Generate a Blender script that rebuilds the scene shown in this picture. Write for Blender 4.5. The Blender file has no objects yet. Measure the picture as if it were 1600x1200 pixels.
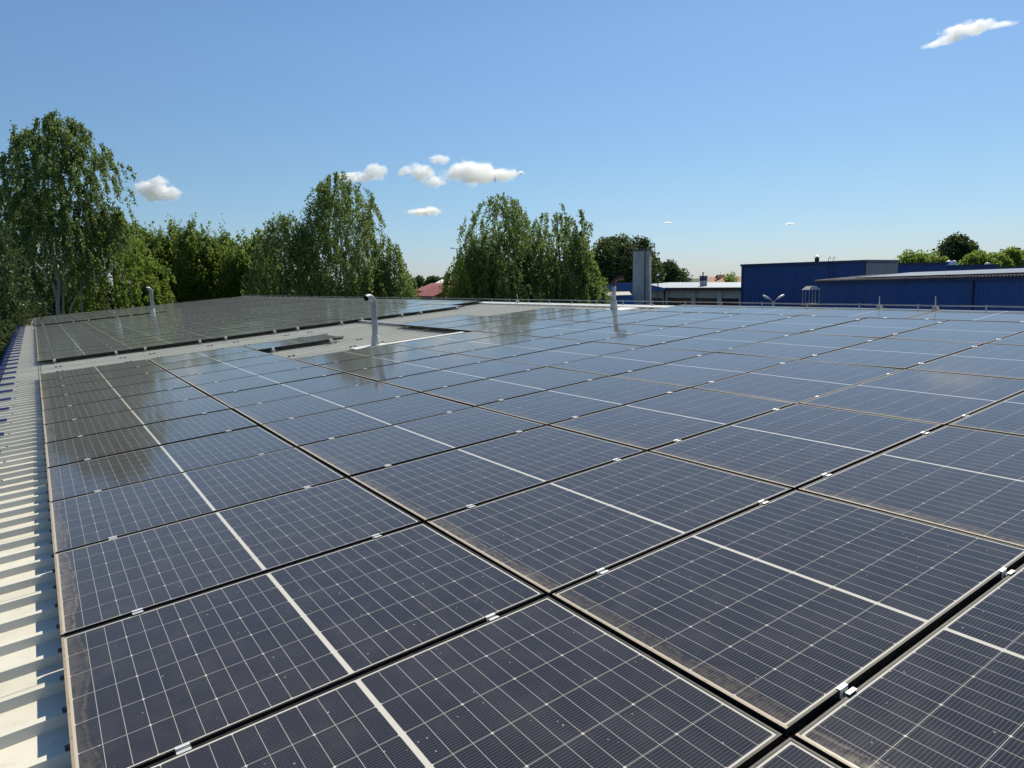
import bpy, bmesh, math, random
import numpy as np
from mathutils import Matrix, Vector

R = math.radians
SC = bpy.context.scene
COL = SC.collection

# ------------------------------------------------------------------ camera, sky, sun
F_PX, W_PX = 1087.06, 1600.0
RW = Matrix(((0.8253094935403555, -0.5642344541127551, -0.022443722151170936),
             (-0.10083387726468672, -0.10815033348745029, -0.9890076008609887),
             (0.5556048677501245, 0.8185004496987891, -0.1461514446511699)))   # rows: right, down, forward
CAM = Vector((0.06073249804612588, -3.4609735677264615, 1.480221138139758))
SLOPE = R(4.285855665118112)

cam_d = bpy.data.cameras.new('camera')
cam = bpy.data.objects.new('camera', cam_d)
COL.objects.link(cam)
cam_d.sensor_width = 36.0
cam_d.lens = F_PX / W_PX * 36.0
cam_d.clip_start = 0.05
cam_d.clip_end = 20000
m = Matrix((RW[0], -Vector(RW[1]), -Vector(RW[2]))).transposed().to_4x4()
m.translation = CAM
cam.matrix_world = m
SC.camera = cam

SUN_DIR = Vector((0.80, 0.44, 1.06)).normalized()          # towards the sun
SUN_EL = math.asin(SUN_DIR.z)
SUN_AZ = math.atan2(SUN_DIR.x, SUN_DIR.y)                  # clockwise from +Y
world = bpy.data.worlds.new('World')
SC.world = world
world.use_nodes = True
wn = world.node_tree.nodes
wl = world.node_tree.links
wn.clear()
sky = wn.new('ShaderNodeTexSky')
sky.sky_type = 'NISHITA'
sky.sun_disc = False
sky.sun_elevation = SUN_EL
sky.sun_rotation = SUN_AZ
sky.altitude = 100
sky.air_density = 1.0
sky.dust_density = 0.25
sky.ozone_density = 3.0
bg = wn.new('ShaderNodeBackground')
bg.inputs['Strength'].default_value = 0.11
wo = wn.new('ShaderNodeOutputWorld')
# the camera's cool daylight balance, a little stronger towards the hazy horizon
wg = wn.new('ShaderNodeTexCoord')
wsep = wn.new('ShaderNodeSeparateXYZ'); wl.new(wg.outputs['Generated'], wsep.inputs[0])
wr = wn.new('ShaderNodeValToRGB')
wl.new(wsep.outputs[2], wr.inputs[0])
wr.color_ramp.elements[0].position = 0.0; wr.color_ramp.elements[0].color = (0.51, 0.59, 0.80, 1)
wr.color_ramp.elements[1].position = 0.30; wr.color_ramp.elements[1].color = (0.70, 0.83, 0.90, 1)
e_ = wr.color_ramp.elements.new(0.12); e_.color = (0.60, 0.71, 0.78, 1)
wm = wn.new('ShaderNodeMix'); wm.data_type = 'RGBA'; wm.blend_type = 'MULTIPLY'; wm.inputs[0].default_value = 1.0
wl.new(sky.outputs[0], wm.inputs[6]); wl.new(wr.outputs[0], wm.inputs[7])
wl.new(wm.outputs[2], bg.inputs[0])
wl.new(bg.outputs[0], wo.inputs[0])

sun_d = bpy.data.lights.new('sun', 'SUN')
sun_d.energy = 5.0
sun_d.angle = R(0.53)
sun_d.color = (1.0, 0.92, 0.77)
sun = bpy.data.objects.new('sun', sun_d)
COL.objects.link(sun)
sun.rotation_euler = SUN_DIR.to_track_quat('Z', 'Y').to_euler()
sun.location = SUN_DIR * 100

SC.view_settings.view_transform = 'Standard'
SC.view_settings.look = 'None'
SC.view_settings.exposure = 0.14
SC.view_settings.gamma = 1.0
SC.cycles.max_bounces = 24
SC.cycles.diffuse_bounces = 6
SC.cycles.glossy_bounces = 4
SC.cycles.transparent_max_bounces = 8
SC.cycles.volume_bounces = 24
SC.cycles.sample_clamp_indirect = 6.0

# ------------------------------------------------------------------ helpers
G = -6.5                                                    # ground level
FH = Vector((RW[2][0], RW[2][1], 0)).normalized()           # horizontal forward


def ray(px, py):
    c = Vector(((px - 800) / F_PX, (py - 600) / F_PX, 1.0))
    return RW.transposed() @ c


def at(px, py, D):
    """world point seen at the photo position (px, py), D metres ahead along the ground"""
    d = ray(px, py)
    return CAM + d * (D / d.dot(FH))


ROOF = Matrix.Rotation(-SLOPE, 4, 'Y')                      # roof coordinates (up the slope, along the eave, off the roof) -> world


def rw(u, v, h=0.0):
    return ROOF @ Vector((u, v, h))


def tag(o, label=None, cat=None, group=None, kind=None):
    if label: o['label'] = label
    if cat: o['category'] = cat
    if group: o['group'] = group
    if kind: o['kind'] = kind
    return o


def empty(name, loc=(0, 0, 0), rz=0.0, label=None, cat=None, group=None):
    o = bpy.data.objects.new(name, None)
    COL.objects.link(o)
    o.location = loc
    o.rotation_euler = (0, 0, rz)
    o.empty_display_size = 0.2
    return tag(o, label, cat, group)


class MB:
    """collects faces for one mesh"""
    def __init__(s):
        s.v = []; s.f = []; s.mi = []

    def add(s, verts, faces, mi=0):
        b = len(s.v)
        s.v += [tuple(p) for p in verts]
        s.f += [tuple(b + i for i in f) for f in faces]
        s.mi += [mi] * len(faces)

    def box(s, x0, x1, y0, y1, z0, z1, mi=0, M=None):
        vs = [Vector(p) for p in ((x0, y0, z0), (x1, y0, z0), (x1, y1, z0), (x0, y1, z0), (x0, y0, z1), (x1, y0, z1), (x1, y1, z1), (x0, y1, z1))]
        if M: vs = [M @ p for p in vs]
        s.add(vs, ((3, 2, 1, 0), (4, 5, 6, 7), (0, 1, 5, 4), (1, 2, 6, 5), (2, 3, 7, 6), (3, 0, 4, 7)), mi)

    def tube(s, pts, rad, n=8, mi=0, cap=True):
        pts = [Vector(p) for p in pts]
        if not hasattr(rad, '__len__'): rad = [rad] * len(pts)
        rings = []
        up = None
        for i, p in enumerate(pts):
            t = (pts[min(i + 1, len(pts) - 1)] - pts[max(i - 1, 0)]).normalized()
            if up is None:
                a = Vector((1, 0, 0)) if abs(t.x) < 0.8 else Vector((0, 1, 0))
                up = (a - t * a.dot(t)).normalized()
            else:
                up = (up - t * up.dot(t)).normalized()
            w = t.cross(up)
            rings.append([p + (up * math.cos(2 * math.pi * k / n) + w * math.sin(2 * math.pi * k / n)) * rad[i] for k in range(n)])
        vs = [q for r in rings for q in r]
        fs = []
        for i in range(len(pts) - 1):
            for k in range(n):
                fs.append((i * n + k, i * n + (k + 1) % n, (i + 1) * n + (k + 1) % n, (i + 1) * n + k))
        if cap:
            fs.append(tuple(reversed(range(n))))
            fs.append(tuple((len(pts) - 1) * n + k for k in range(n)))
        s.add(vs, fs, mi)

    def prism(s, poly, axis_vec, mi=0):
        """poly: planar loop of points, extruded by axis_vec"""
        n = len(poly)
        a = [Vector(p) for p in poly]
        b = [p + Vector(axis_vec) for p in a]
        s.add(a + b, [tuple(range(n - 1, -1, -1)), tuple(range(n, 2 * n))] + [(i, (i + 1) % n, n + (i + 1) % n, n + i) for i in range(n)], mi)

    def mesh(s, name, mats, smooth=False):
        me = bpy.data.meshes.new(name)
        me.from_pydata(s.v, [], s.f)
        for mt in (mats if isinstance(mats, (list, tuple)) else [mats]):
            me.materials.append(mt)
        if any(s.mi): me.polygons.foreach_set('material_index', s.mi)
        bm = bmesh.new(); bm.from_mesh(me)
        bmesh.ops.recalc_face_normals(bm, faces=bm.faces)
        bm.to_mesh(me); bm.free()
        if smooth: me.shade_smooth()
        me.update()
        return me

    def build(s, name, mats, parent=None, smooth=False, loc=None, mat=None):
        o = bpy.data.objects.new(name, s.mesh(name, mats, smooth))
        COL.objects.link(o)
        if parent: o.parent = parent
        if loc is not None: o.location = loc
        if mat is not None: o.matrix_world = mat
        return o


# ------------------------------------------------------------------ material helpers
class NT:
    def __init__(s, name):
        s.m = bpy.data.materials.new(name)
        s.m.use_nodes = True
        s.t = s.m.node_tree
        s.t.nodes.clear()
        s.out = s.t.nodes.new('ShaderNodeOutputMaterial')

    def n(s, kind, **kw):
        nd = s.t.nodes.new('ShaderNode' + kind)
        for k, v in kw.items(): setattr(nd, k, v)
        return nd

    def inp(s, sock, v):
        if hasattr(v, 'is_linked') or isinstance(v, bpy.types.NodeSocket):
            s.t.links.new(v, sock)
        elif v is not None:
            if hasattr(sock.default_value, '__len__') and not hasattr(v, '__len__'): v = (v, v, v)
            if hasattr(sock.default_value, '__len__') and len(sock.default_value) == 4 and len(v) == 3: v = (*v, 1.0)
            sock.default_value = v

    def math(s, op, a, b=None, c=None, clamp=False):
        nd = s.n('Math', operation=op, use_clamp=clamp)
        for i, x in enumerate((a, b, c)):
            if x is not None: s.inp(nd.inputs[i], x)
        return nd.outputs[0]

    def step(s, x, lo, hi):                                   # smooth 0..1
        nd = s.n('MapRange', interpolation_type='SMOOTHSTEP')
        for i, v in enumerate((x, lo, hi, 0.0, 1.0)): s.inp(nd.inputs[i], v)
        return nd.outputs[0]

    def mix(s, f, a, b):
        nd = s.n('Mix', data_type='RGBA')
        s.inp(nd.inputs[0], f); s.inp(nd.inputs[6], a); s.inp(nd.inputs[7], b)
        return nd.outputs[2]

    def noise(s, vec, scale, detail=3.0, rough=0.5):
        nd = s.n('TexNoise')
        s.inp(nd.inputs['Vector'], vec)
        nd.inputs['Scale'].default_value = scale
        nd.inputs['Detail'].default_value = detail
        nd.inputs['Roughness'].default_value = rough
        return nd.outputs[0]

    def obj(s):
        return s.n('TexCoord').outputs['Object']

    def bump(s, h, strength=0.3, dist=0.01):
        nd = s.n('Bump')
        nd.inputs['Strength'].default_value = strength
        nd.inputs['Distance'].default_value = dist
        s.inp(nd.inputs['Height'], h)
        return nd.outputs[0]

    def pbr(s, color, rough=0.6, metal=0.0, normal=None, **kw):
        p = s.n('BsdfPrincipled')
        s.inp(p.inputs['Base Color'], color)
        s.inp(p.inputs['Roughness'], rough)
        s.inp(p.inputs['Metallic'], metal)
        if normal is not None: s.inp(p.inputs['Normal'], normal)
        for k, v in kw.items(): s.inp(p.inputs[k.replace('_', ' ')], v)
        return p.outputs[0]

    def done(s, shader):
        s.t.links.new(shader, s.out.inputs[0])
        return s.m


def worn(name, c1, c2, rough=0.6, metal=0.0, scale=3.0, bump=0.0, vscale=None, amount=(0.35, 0.7), **kw):
    """painted or weathered surface: two tones mixed by noise"""
    t = NT(name)
    vec = t.obj()
    if vscale:
        mp = t.n('Mapping'); mp.inputs['Scale'].default_value = vscale
        t.t.links.new(vec, mp.inputs[0]); vec = mp.outputs[0]
    nz = t.noise(vec, scale, 5.0, 0.6)
    f = t.step(nz, amount[0], amount[1])
    col = t.mix(f, c1, c2)
    nrm = t.bump(t.noise(vec, scale * 6, 3.0), bump, 0.01) if bump else None
    r = t.math('ADD', rough - 0.06, t.math('MULTIPLY', nz, 0.12))
    return t.done(t.pbr(col, r, metal, nrm, **kw))


def make_cell_glass():
    t = NT('solar_glass')
    sep = t.n('SeparateXYZ'); t.t.links.new(t.obj(), sep.inputs[0])
    x, y = sep.outputs[0], sep.outputs[1]
    info = t.n('ObjectInfo')
    rnd = info.outputs['Random']
    xm = t.math('ABSOLUTE', x)
    PX, PY = 0.07115, 0.1855
    tx = t.math('DIVIDE', t.math('SUBTRACT', xm, 0.0092), PX)
    ty = t.math('ADD', t.math('DIVIDE', y, PY), 3.0)
    fx = t.math('FRACT', tx); fy = t.math('FRACT', ty)
    dx = t.math('MULTIPLY', t.math('MINIMUM', fx, t.math('SUBTRACT', 1.0, fx)), PX)
    dy = t.math('MULTIPLY', t.math('MINIMUM', fy, t.math('SUBTRACT', 1.0, fy)), PY)
    lx = t.math('SUBTRACT', 1.0, t.step(dx, 0.0006, 0.0014))
    ly = t.math('SUBTRACT', 1.0, t.step(dy, 0.0007, 0.0016))
    mid = t.math('LESS_THAN', xm, 0.0092)
    bx = t.math('GREATER_THAN', tx, 12.0)
    by = t.math('GREATER_THAN', t.math('ABSOLUTE', y), 0.5565)
    # chamfered cell corners show as small bright diamonds at every third line
    t3 = t.math('FRACT', t.math('ADD', t.math('DIVIDE', tx, 3.0), 0.5))
    d3 = t.math('MULTIPLY', t.math('ABSOLUTE', t.math('SUBTRACT', t3, 0.5)), 3 * PX)
    dia = t.math('LESS_THAN', t.math('ADD', d3, dy), 0.0062)
    thin = t.math('MULTIPLY', t.math('MAXIMUM', lx, ly), 0.66)
    white = t.math('MAXIMUM', t.math('MAXIMUM', thin, mid), t.math('MAXIMUM', t.math('MAXIMUM', bx, by), dia))
    # busbars: fine wires along the long side
    bb = t.math('FRACT', t.math('MULTIPLY', ty, 16.0))
    bbd = t.math('ABSOLUTE', t.math('SUBTRACT', bb, 0.5))
    bus = t.math('SUBTRACT', 1.0, t.step(bbd, 0.02, 0.05))
    # object-space vector shifted per panel so that dirt differs from panel to panel
    off = t.n('CombineXYZ')
    t.inp(off.inputs[0], t.math('MULTIPLY', rnd, 37.0)); t.inp(off.inputs[1], t.math('MULTIPLY', rnd, 91.0)); t.inp(off.inputs[2], t.math('MULTIPLY', rnd, 13.0))
    va = t.n('VectorMath', operation='ADD')
    t.t.links.new(t.obj(), va.inputs[0]); t.t.links.new(off.outputs[0], va.inputs[1])
    vec = va.outputs[0]
    n1 = t.noise(vec, 2.2, 3.0)
    n2 = t.noise(vec, 34.0, 6.0, 0.65)
    n3 = t.noise(vec, 7.0, 4.0)
    cell = t.mix(t.math('ADD', t.math('MULTIPLY', n1, 0.5), t.math('MULTIPLY', rnd, 0.5)), (0.008, 0.010, 0.020), (0.013, 0.015, 0.027))
    cell = t.mix(t.math('MULTIPLY', bus, 0.85), cell, (0.20, 0.195, 0.19))
    col = t.mix(white, cell, (0.60, 0.57, 0.50))
    # dust that rain carries to the lower (eave-side) edge
    xe = t.math('ADD', x, 0.874)
    rim = t.math('SUBTRACT', xe, t.math('MULTIPLY', t.math('SUBTRACT', n1, 0.30), 0.13))
    band = t.math('SUBTRACT', 1.0, t.step(rim, 0.0, 0.045))
    band = t.math('MULTIPLY', band, t.step(n2, 0.28, 0.62))
    tide = t.math('SUBTRACT', 1.0, t.step(t.math('ABSOLUTE', t.math('SUBTRACT', rim, 0.035)), 0.0, 0.012))
    tide = t.math('MULTIPLY', tide, t.math('MULTIPLY', t.step(n2, 0.35, 0.6), 0.55))
    band = t.math('MULTIPLY', t.math('MAXIMUM', t.math('MULTIPLY', band, 0.45), tide), t.math('ADD', 0.30, t.math('MULTIPLY', rnd, 0.40)))
    edge_x = t.math('SUBTRACT', 1.0, t.step(xe, 0.0, 0.018))
    band = t.math('MAXIMUM', band, t.math('MULTIPLY', edge_x, 0.65))
    # fine film of dust everywhere, a little blotchy
    film = t.math('ADD', t.math('ADD', 0.026, t.math('MULTIPLY', rnd, 0.016)), t.math('MULTIPLY', t.step(n3, 0.35, 0.8), 0.036))
    # specks and droppings
    vo = t.n('TexVoronoi'); vo.inputs['Scale'].default_value = 30.0
    t.t.links.new(vec, vo.inputs['Vector'])
    sc = t.n('SeparateColor'); t.t.links.new(vo.outputs['Color'], sc.inputs[0])
    spr = t.math('MULTIPLY', t.math('GREATER_THAN', sc.outputs[0], 0.55), t.math('MULTIPLY', sc.outputs[1], 0.11))
    spk = t.math('MULTIPLY', t.math('LESS_THAN', vo.outputs['Distance'], spr), 0.55)
    vo2 = t.n('TexVoronoi'); vo2.inputs['Scale'].default_value = 2.6
    t.t.links.new(vec, vo2.inputs['Vector'])
    sc2 = t.n('SeparateColor'); t.t.links.new(vo2.outputs['Color'], sc2.inputs[0])
    spl = t.math('MULTIPLY', t.math('GREATER_THAN', sc2.outputs[0], 0.72),
                 t.math('LESS_THAN', t.math('ADD', vo2.outputs['Distance'], t.math('MULTIPLY', n2, 0.06)), 0.055))
    col = t.mix(film, col, (0.44, 0.41, 0.36))
    col = t.mix(band, col, (0.40, 0.31, 0.19))
    col = t.mix(spk, col, (0.55, 0.54, 0.50))
    col = t.mix(t.math('MULTIPLY', spl, 0.22), col, (0.45, 0.52, 0.60))
    rough = t.math('ADD', 0.055, t.math('ADD', t.math('MULTIPLY', band, 0.3), t.math('MULTIPLY', n3, 0.05)))
    sh = t.pbr(col, rough, 0.0, None, IOR=1.32, Specular_IOR_Level=t.math('SUBTRACT', 0.5, t.math('MULTIPLY', band, 0.5), clamp=True), Sheen_Weight=0.42, Sheen_Roughness=0.32, Sheen_Tint=(1.0, 0.80, 0.58))
    return t.done(sh)


def make_frame():
    t = NT('black_anodised_frame')
    sep = t.n('SeparateXYZ'); t.t.links.new(t.obj(), sep.inputs[0])
    low = t.math('LESS_THAN', sep.outputs[0], -0.868)
    top = t.math('GREATER_THAN', sep.outputs[2], -0.002)
    nz = t.noise(t.obj(), 25.0, 5.0, 0.6)
    dirt = t.math('MULTIPLY', t.math('MULTIPLY', low, top), t.step(nz, 0.15, 0.5))
    dust = t.math('MULTIPLY', t.math('MULTIPLY', top, t.step(nz, 0.4, 0.75)), 0.10)
    col = t.mix(t.math('MAXIMUM', t.math('MULTIPLY', dirt, 0.8), dust), (0.014, 0.014, 0.015), (0.42, 0.34, 0.24))
    return t.done(t.pbr(col, 0.5, 0.0, None, Specular_IOR_Level=0.22))


def make_leaf(name, c_dark, c_light, c_warm, trans=0.35):
    t = NT(name)
    g = t.n('NewGeometry')
    ri = g.outputs['Random Per Island']
    nz = t.noise(t.obj(), 0.55, 2.0)
    f = t.math('ADD', t.math('MULTIPLY', ri, 0.55), t.math('MULTIPLY', nz, 0.55), clamp=True)
    col = t.mix(f, c_dark, c_light)
    col = t.mix(t.math('GREATER_THAN', ri, 0.86), col, c_warm)
    p = t.pbr(col, 0.5, 0.0, None, Specular_IOR_Level=0.35)
    tr = t.n('BsdfTranslucent')
    trc = t.mix(0.35, col, c_warm)
    t.t.links.new(trc, tr.inputs[0])
    mx = t.n('MixShader'); mx.inputs[0].default_value = trans
    t.t.links.new(p, mx.inputs[1]); t.t.links.new(tr.outputs[0], mx.inputs[2])
    return t.done(mx.outputs[0])


def make_bark(name, birch):
    t = NT(name)
    mp = t.n('Mapping'); mp.inputs['Scale'].default_value = (1.0, 1.0, 3.5) if birch else (4.0, 4.0, 0.8)
    t.t.links.new(t.obj(), mp.inputs[0])
    nz = t.noise(mp.outputs[0], 2.2, 5.0, 0.65)
    if birch: col = t.mix(t.step(nz, 0.56, 0.66), (0.40, 0.39, 0.38), (0.06, 0.055, 0.05))
    else: col = t.mix(t.step(nz, 0.3, 0.7), (0.09, 0.07, 0.05), (0.20, 0.16, 0.12))
    return t.done(t.pbr(col, 0.85))


def make_cladding(name, c1, c2, pitch, axis=0, rough=0.5):
    """profiled steel cladding: vertical ribs as bump, faint streaks"""
    t = NT(name)
    sep = t.n('SeparateXYZ'); t.t.links.new(t.obj(), sep.inputs[0])
    s = t.math('SINE', t.math('MULTIPLY', sep.outputs[axis], 2 * math.pi / pitch))
    mp = t.n('Mapping'); mp.inputs['Scale'].default_value = (1.2, 1.2, 0.12)
    t.t.links.new(t.obj(), mp.inputs[0])
    nz = t.noise(mp.outputs[0], 1.3, 5.0, 0.6)
    col = t.mix(t.step(nz, 0.3, 0.75), c1, c2)
    return t.done(t.pbr(col, rough, 0.0, t.bump(t.step(s, -0.4, 0.4), 0.5, 0.012)))


M = {}
M['glass'] = make_cell_glass()
M['frame'] = make_frame()
M['alu'] = worn('aluminium', (0.74, 0.74, 0.72), (0.60, 0.60, 0.58), 0.5, 0.25, 8.0)
M['bolt'] = worn('bolt_steel', (0.35, 0.35, 0.36), (0.22, 0.22, 0.22), 0.4, 0.8, 20.0)
M['zinc'] = worn('galvanised_steel', (0.34, 0.35, 0.37), (0.25, 0.26, 0.28), 0.5, 0.25, 6.0, 0.1)
M['zinc_pale'] = worn('pale_lead_sheet', (0.46, 0.46, 0.44), (0.36, 0.36, 0.35), 0.6, 0.1, 6.0, 0.1)
M['roof_plain'] = worn('roof_sheet_paint', (0.76, 0.71, 0.57), (0.64, 0.59, 0.46), 0.45, 0.0, 0.9, 0.0, (0.25, 2.0, 1.0))
def make_roof():
    t = NT('roof_sheet_paint')
    vec = t.obj()
    sep = t.n('SeparateXYZ'); t.t.links.new(vec, sep.inputs[0])
    mp = t.n('Mapping'); mp.inputs['Scale'].default_value = (0.25, 2.0, 1.0)
    t.t.links.new(vec, mp.inputs[0])
    nz = t.noise(mp.outputs[0], 0.9, 5.0, 0.6)
    fine = t.noise(vec, 9.0, 5.0, 0.65)
    wn_ = t.n('TexWhiteNoise', noise_dimensions='1D')
    t.inp(wn_.inputs['W'], t.math('FLOOR', t.math('DIVIDE', sep.outputs[1], 1.072)))
    col = t.mix(t.step(nz, 0.35, 0.7), (0.76, 0.725, 0.60), (0.65, 0.615, 0.50))
    col = t.mix(t.math('MULTIPLY', wn_.outputs[0], 0.16), col, (0.50, 0.48, 0.42))
    pan = t.math('LESS_THAN', sep.outputs[2], -0.124)
    dirt = t.math('MULTIPLY', t.step(fine, 0.50, 0.78), t.math('ADD', 0.12, t.math('MULTIPLY', pan, 0.22)))
    col = t.mix(dirt, col, (0.36, 0.32, 0.24))
    return t.done(t.pbr(col, 0.45))


M['roof'] = make_roof()
M['cap'] = worn('ridge_cap_paint', (0.78, 0.77, 0.73), (0.66, 0.65, 0.60), 0.45, 0.0, 1.2)
M['screw'] = worn('roof_screw', (0.10, 0.10, 0.11), (0.05, 0.05, 0.05), 0.5, 0.3, 30.0)
M['gutter'] = worn('blue_gutter_steel', (0.012, 0.035, 0.18), (0.018, 0.045, 0.21), 0.35, 0.0, 3.0)
M['wall_blue'] = make_cladding('blue_cladding', (0.004, 0.050, 0.20), (0.007, 0.060, 0.235), 0.25, 1)
M['trim_blue'] = worn('blue_trim', (0.008, 0.022, 0.085), (0.012, 0.030, 0.11), 0.45, 0.0, 1.5)
M['blue_mid'] = worn('mid_blue_steel', (0.015, 0.10, 0.33), (0.018, 0.12, 0.38), 0.5, 0.0, 1.2)
M['clad_grey'] = make_cladding('grey_cladding', (0.17, 0.20, 0.24), (0.22, 0.24, 0.27), 0.3, 0)
M['grey_roof'] = make_cladding('grey_fibre_roof', (0.20, 0.19, 0.175), (0.26, 0.25, 0.23), 0.5, 1, 0.7)
M['pale_roof'] = worn('pale_metal_roof', (0.25, 0.30, 0.34), (0.32, 0.36, 0.40), 0.5, 0.0, 0.5)
M['concrete'] = worn('concrete', (0.33, 0.35, 0.34), (0.60, 0.61, 0.57), 0.85, 0.0, 0.7, 0.15, (1, 1, 0.35))
M['concrete_dark'] = worn('stained_concrete', (0.10, 0.10, 0.10), (0.22, 0.22, 0.21), 0.85, 0.0, 2.0, 0.2)
M['plaster'] = worn('grey_plaster', (0.36, 0.38, 0.38), (0.46, 0.47, 0.46), 0.8, 0.0, 0.5)
M['dark_glass'] = worn('dark_window', (0.012, 0.010, 0.014), (0.03, 0.022, 0.022), 0.15, 0.0, 0.7)
M['brown_door'] = worn('brown_door', (0.045, 0.025, 0.02), (0.06, 0.035, 0.028), 0.5, 0.0, 2.0)
M['rust'] = worn('rusty_steel', (0.035, 0.03, 0.03), (0.11, 0.06, 0.04), 0.7, 0.2, 12.0)
M['dark_steel'] = worn('dark_steel', (0.03, 0.033, 0.036), (0.06, 0.06, 0.06), 0.5, 0.4, 5.0)
M['tile_red'] = worn('red_roof_tiles', (0.24, 0.055, 0.045), (0.32, 0.09, 0.07), 0.7, 0.0, 2.5, 0.3, (1, 6, 6))
M['tile_orange'] = worn('orange_roof_tiles', (0.40, 0.20, 0.11), (0.33, 0.19, 0.13), 0.8, 0.0, 0.4, 0.2)
M['brick'] = worn('brown_brick', (0.12, 0.035, 0.03), (0.16, 0.06, 0.045), 0.85, 0.0, 1.5)
M['brick_pale'] = worn('pale_brick', (0.30, 0.19, 0.15), (0.40, 0.27, 0.21), 0.85, 0.0, 0.8, 0.2, (0.3, 0.3, 5))
M['white_wall'] = worn('white_wall', (0.55, 0.56, 0.57), (0.65, 0.65, 0.64), 0.7, 0.0, 0.5)
M['white_paint'] = worn('white_paint', (0.75, 0.76, 0.77), (0.82, 0.82, 0.82), 0.3, 0.0, 2.0)
M['canopy'] = worn('canopy_sheet', (0.42, 0.42, 0.38), (0.52, 0.50, 0.45), 0.7, 0.0, 4.0)
M['asphalt'] = worn('yard_asphalt', (0.045, 0.045, 0.047), (0.075, 0.072, 0.068), 0.9, 0.0, 0.3, 0.2)
M['grass'] = worn('rough_grass', (0.035, 0.06, 0.015), (0.08, 0.085, 0.03), 0.95, 0.0, 0.2, 0.3)
M['feather'] = worn('dark_feathers', (0.015, 0.015, 0.02), (0.03, 0.03, 0.035), 0.6, 0.0, 20.0)
M['bark_birch'] = make_bark('birch_bark', True)
M['bark_brown'] = make_bark('brown_bark', False)
M['leaf_birch'] = make_leaf('birch_leaves', (0.070, 0.125, 0.035), (0.175, 0.260, 0.085), (0.250, 0.310, 0.080), 0.58)
M['leaf_fresh'] = make_leaf('fresh_leaves', (0.110, 0.185, 0.026), (0.205, 0.310, 0.055), (0.270, 0.340, 0.065), 0.6)
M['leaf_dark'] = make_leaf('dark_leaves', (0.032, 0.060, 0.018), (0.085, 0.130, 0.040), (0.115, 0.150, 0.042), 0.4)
M['leaf_hedge'] = make_leaf('hedge_leaves', (0.095, 0.160, 0.024), (0.200, 0.295, 0.052), (0.270, 0.335, 0.062), 0.6)

# ------------------------------------------------------------------ ground
mb = MB()
mb.add([(-3000, -3000, G), (3000, -3000, G), (3000, 3000, G), (-3000, 3000, G)], [(0, 1, 2, 3)])
tag(mb.build('ground', M['grass']), kind='structure')
mb = MB()
yz = G + 0.004
mb.add([(24, -40, yz), (70, -40, yz), (70, 110, yz), (24, 110, yz)], [(0, 1, 2, 3)])
tag(mb.build('yard', M['asphalt']), kind='structure')

# ------------------------------------------------------------------ the building that carries the panels
HR, HF = -0.092, -0.130            # rib tops and pans of the sheet, measured down from the panel faces
U0, U1, V0, V1 = -0.60, 12.0, -11.0, 47.3
PITCH = 0.268
bld = empty('factory_hall', (0, 0, 0), 0, 'long factory hall under the photographer with a ribbed pale metal roof', 'building')


def sheet(u0, u1, flip=False):
    mb = MB()
    prof = []
    n = int((V1 - V0) / PITCH)
    for k in range(n):
        v = V0 + k * PITCH + 0.03
        prof += [(v, HF), (v + 0.018, HR), (v + 0.052, HR), (v + 0.070, HF), (v + 0.160, HF + 0.001)]
    a = [(u0, v, h) for v, h in prof]
    b = [(u1, v, h) for v, h in prof]
    k = len(prof)
    mb.add(a + b, [(i, i + 1, k + i + 1, k + i) for i in range(k - 1)])
    return mb, n


mb, nrib = sheet(U0, U1)
for k in range(nrib):                                            # sheet screws on the ribs beside the first panel column and along the gaps
    v = V0 + k * PITCH + 0.03 + 0.035
    if v < -4: continue
    if k % 3 == 1 and v < 12: mb.box(-0.335, -0.32, v - 0.008, v + 0.008, HR + 0.0005, HR + 0.009, 1)
    if k % 4 == 0: mb.box(U0, 12.0, v + 0.0195, v + 0.0215, HR - 0.006, HR + 0.0012, 0)
    for u in (-0.012, 0.03) if v < 16 else ():
        mb.box(u, u + 0.016, v - 0.009, v + 0.009, HR + 0.0005, HR + 0.012, 1)
    if 8 < v < 16 and k % 2 == 0:
        for u in (0.28, 0.36, 1.47, 1.55, 2.05, 2.13, 3.26, 3.34, 3.84, 3.92, 5.04, 5.12, 5.62, 5.7, 7.4):
            if k % 4 == 0: mb.box(u, u + 0.045, v - 0.02, v + 0.02, HR + 0.0005, HR + 0.016, 1)
mb.build('roof', [M['roof'], M['screw']], bld, mat=ROOF)
mb, _ = sheet(-0.01, -12.6)
back = mb.mesh('roof', [M['roof']])
for vtx in back.vertices: vtx.co = (-vtx.co.x, vtx.co.y, vtx.co.z)
o = bpy.data.objects.new('roof', back); COL.objects.link(o); o.parent = bld
o.matrix_world = Matrix.Translation(rw(U1, 0)) @ Matrix.Rotation(SLOPE, 4, 'Y')
# ridge cap: a shallow folded sheet
mb = MB()
ru = rw(U1, 0, 0)
cap = [(-0.20, -0.085), (-0.19, -0.062), (0.0, -0.043), (0.19, -0.062), (0.20, -0.085)]
pa = []
for k, (du, h) in enumerate(cap):
    p = rw(U1 + du, V0, h) if du <= 0 else Vector((2 * ru.x - rw(U1 - du, 0, h).x, V0, rw(U1 - du, 0, h).z))
    pa.append(p)
pb = [Vector((p.x, V1, p.z)) for p in pa]
mb.add(pa + pb, [(i, i + 1, 5 + i + 1, 5 + i) for i in range(4)])
mb.build('ridge_cap', M['cap'], bld)
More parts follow.
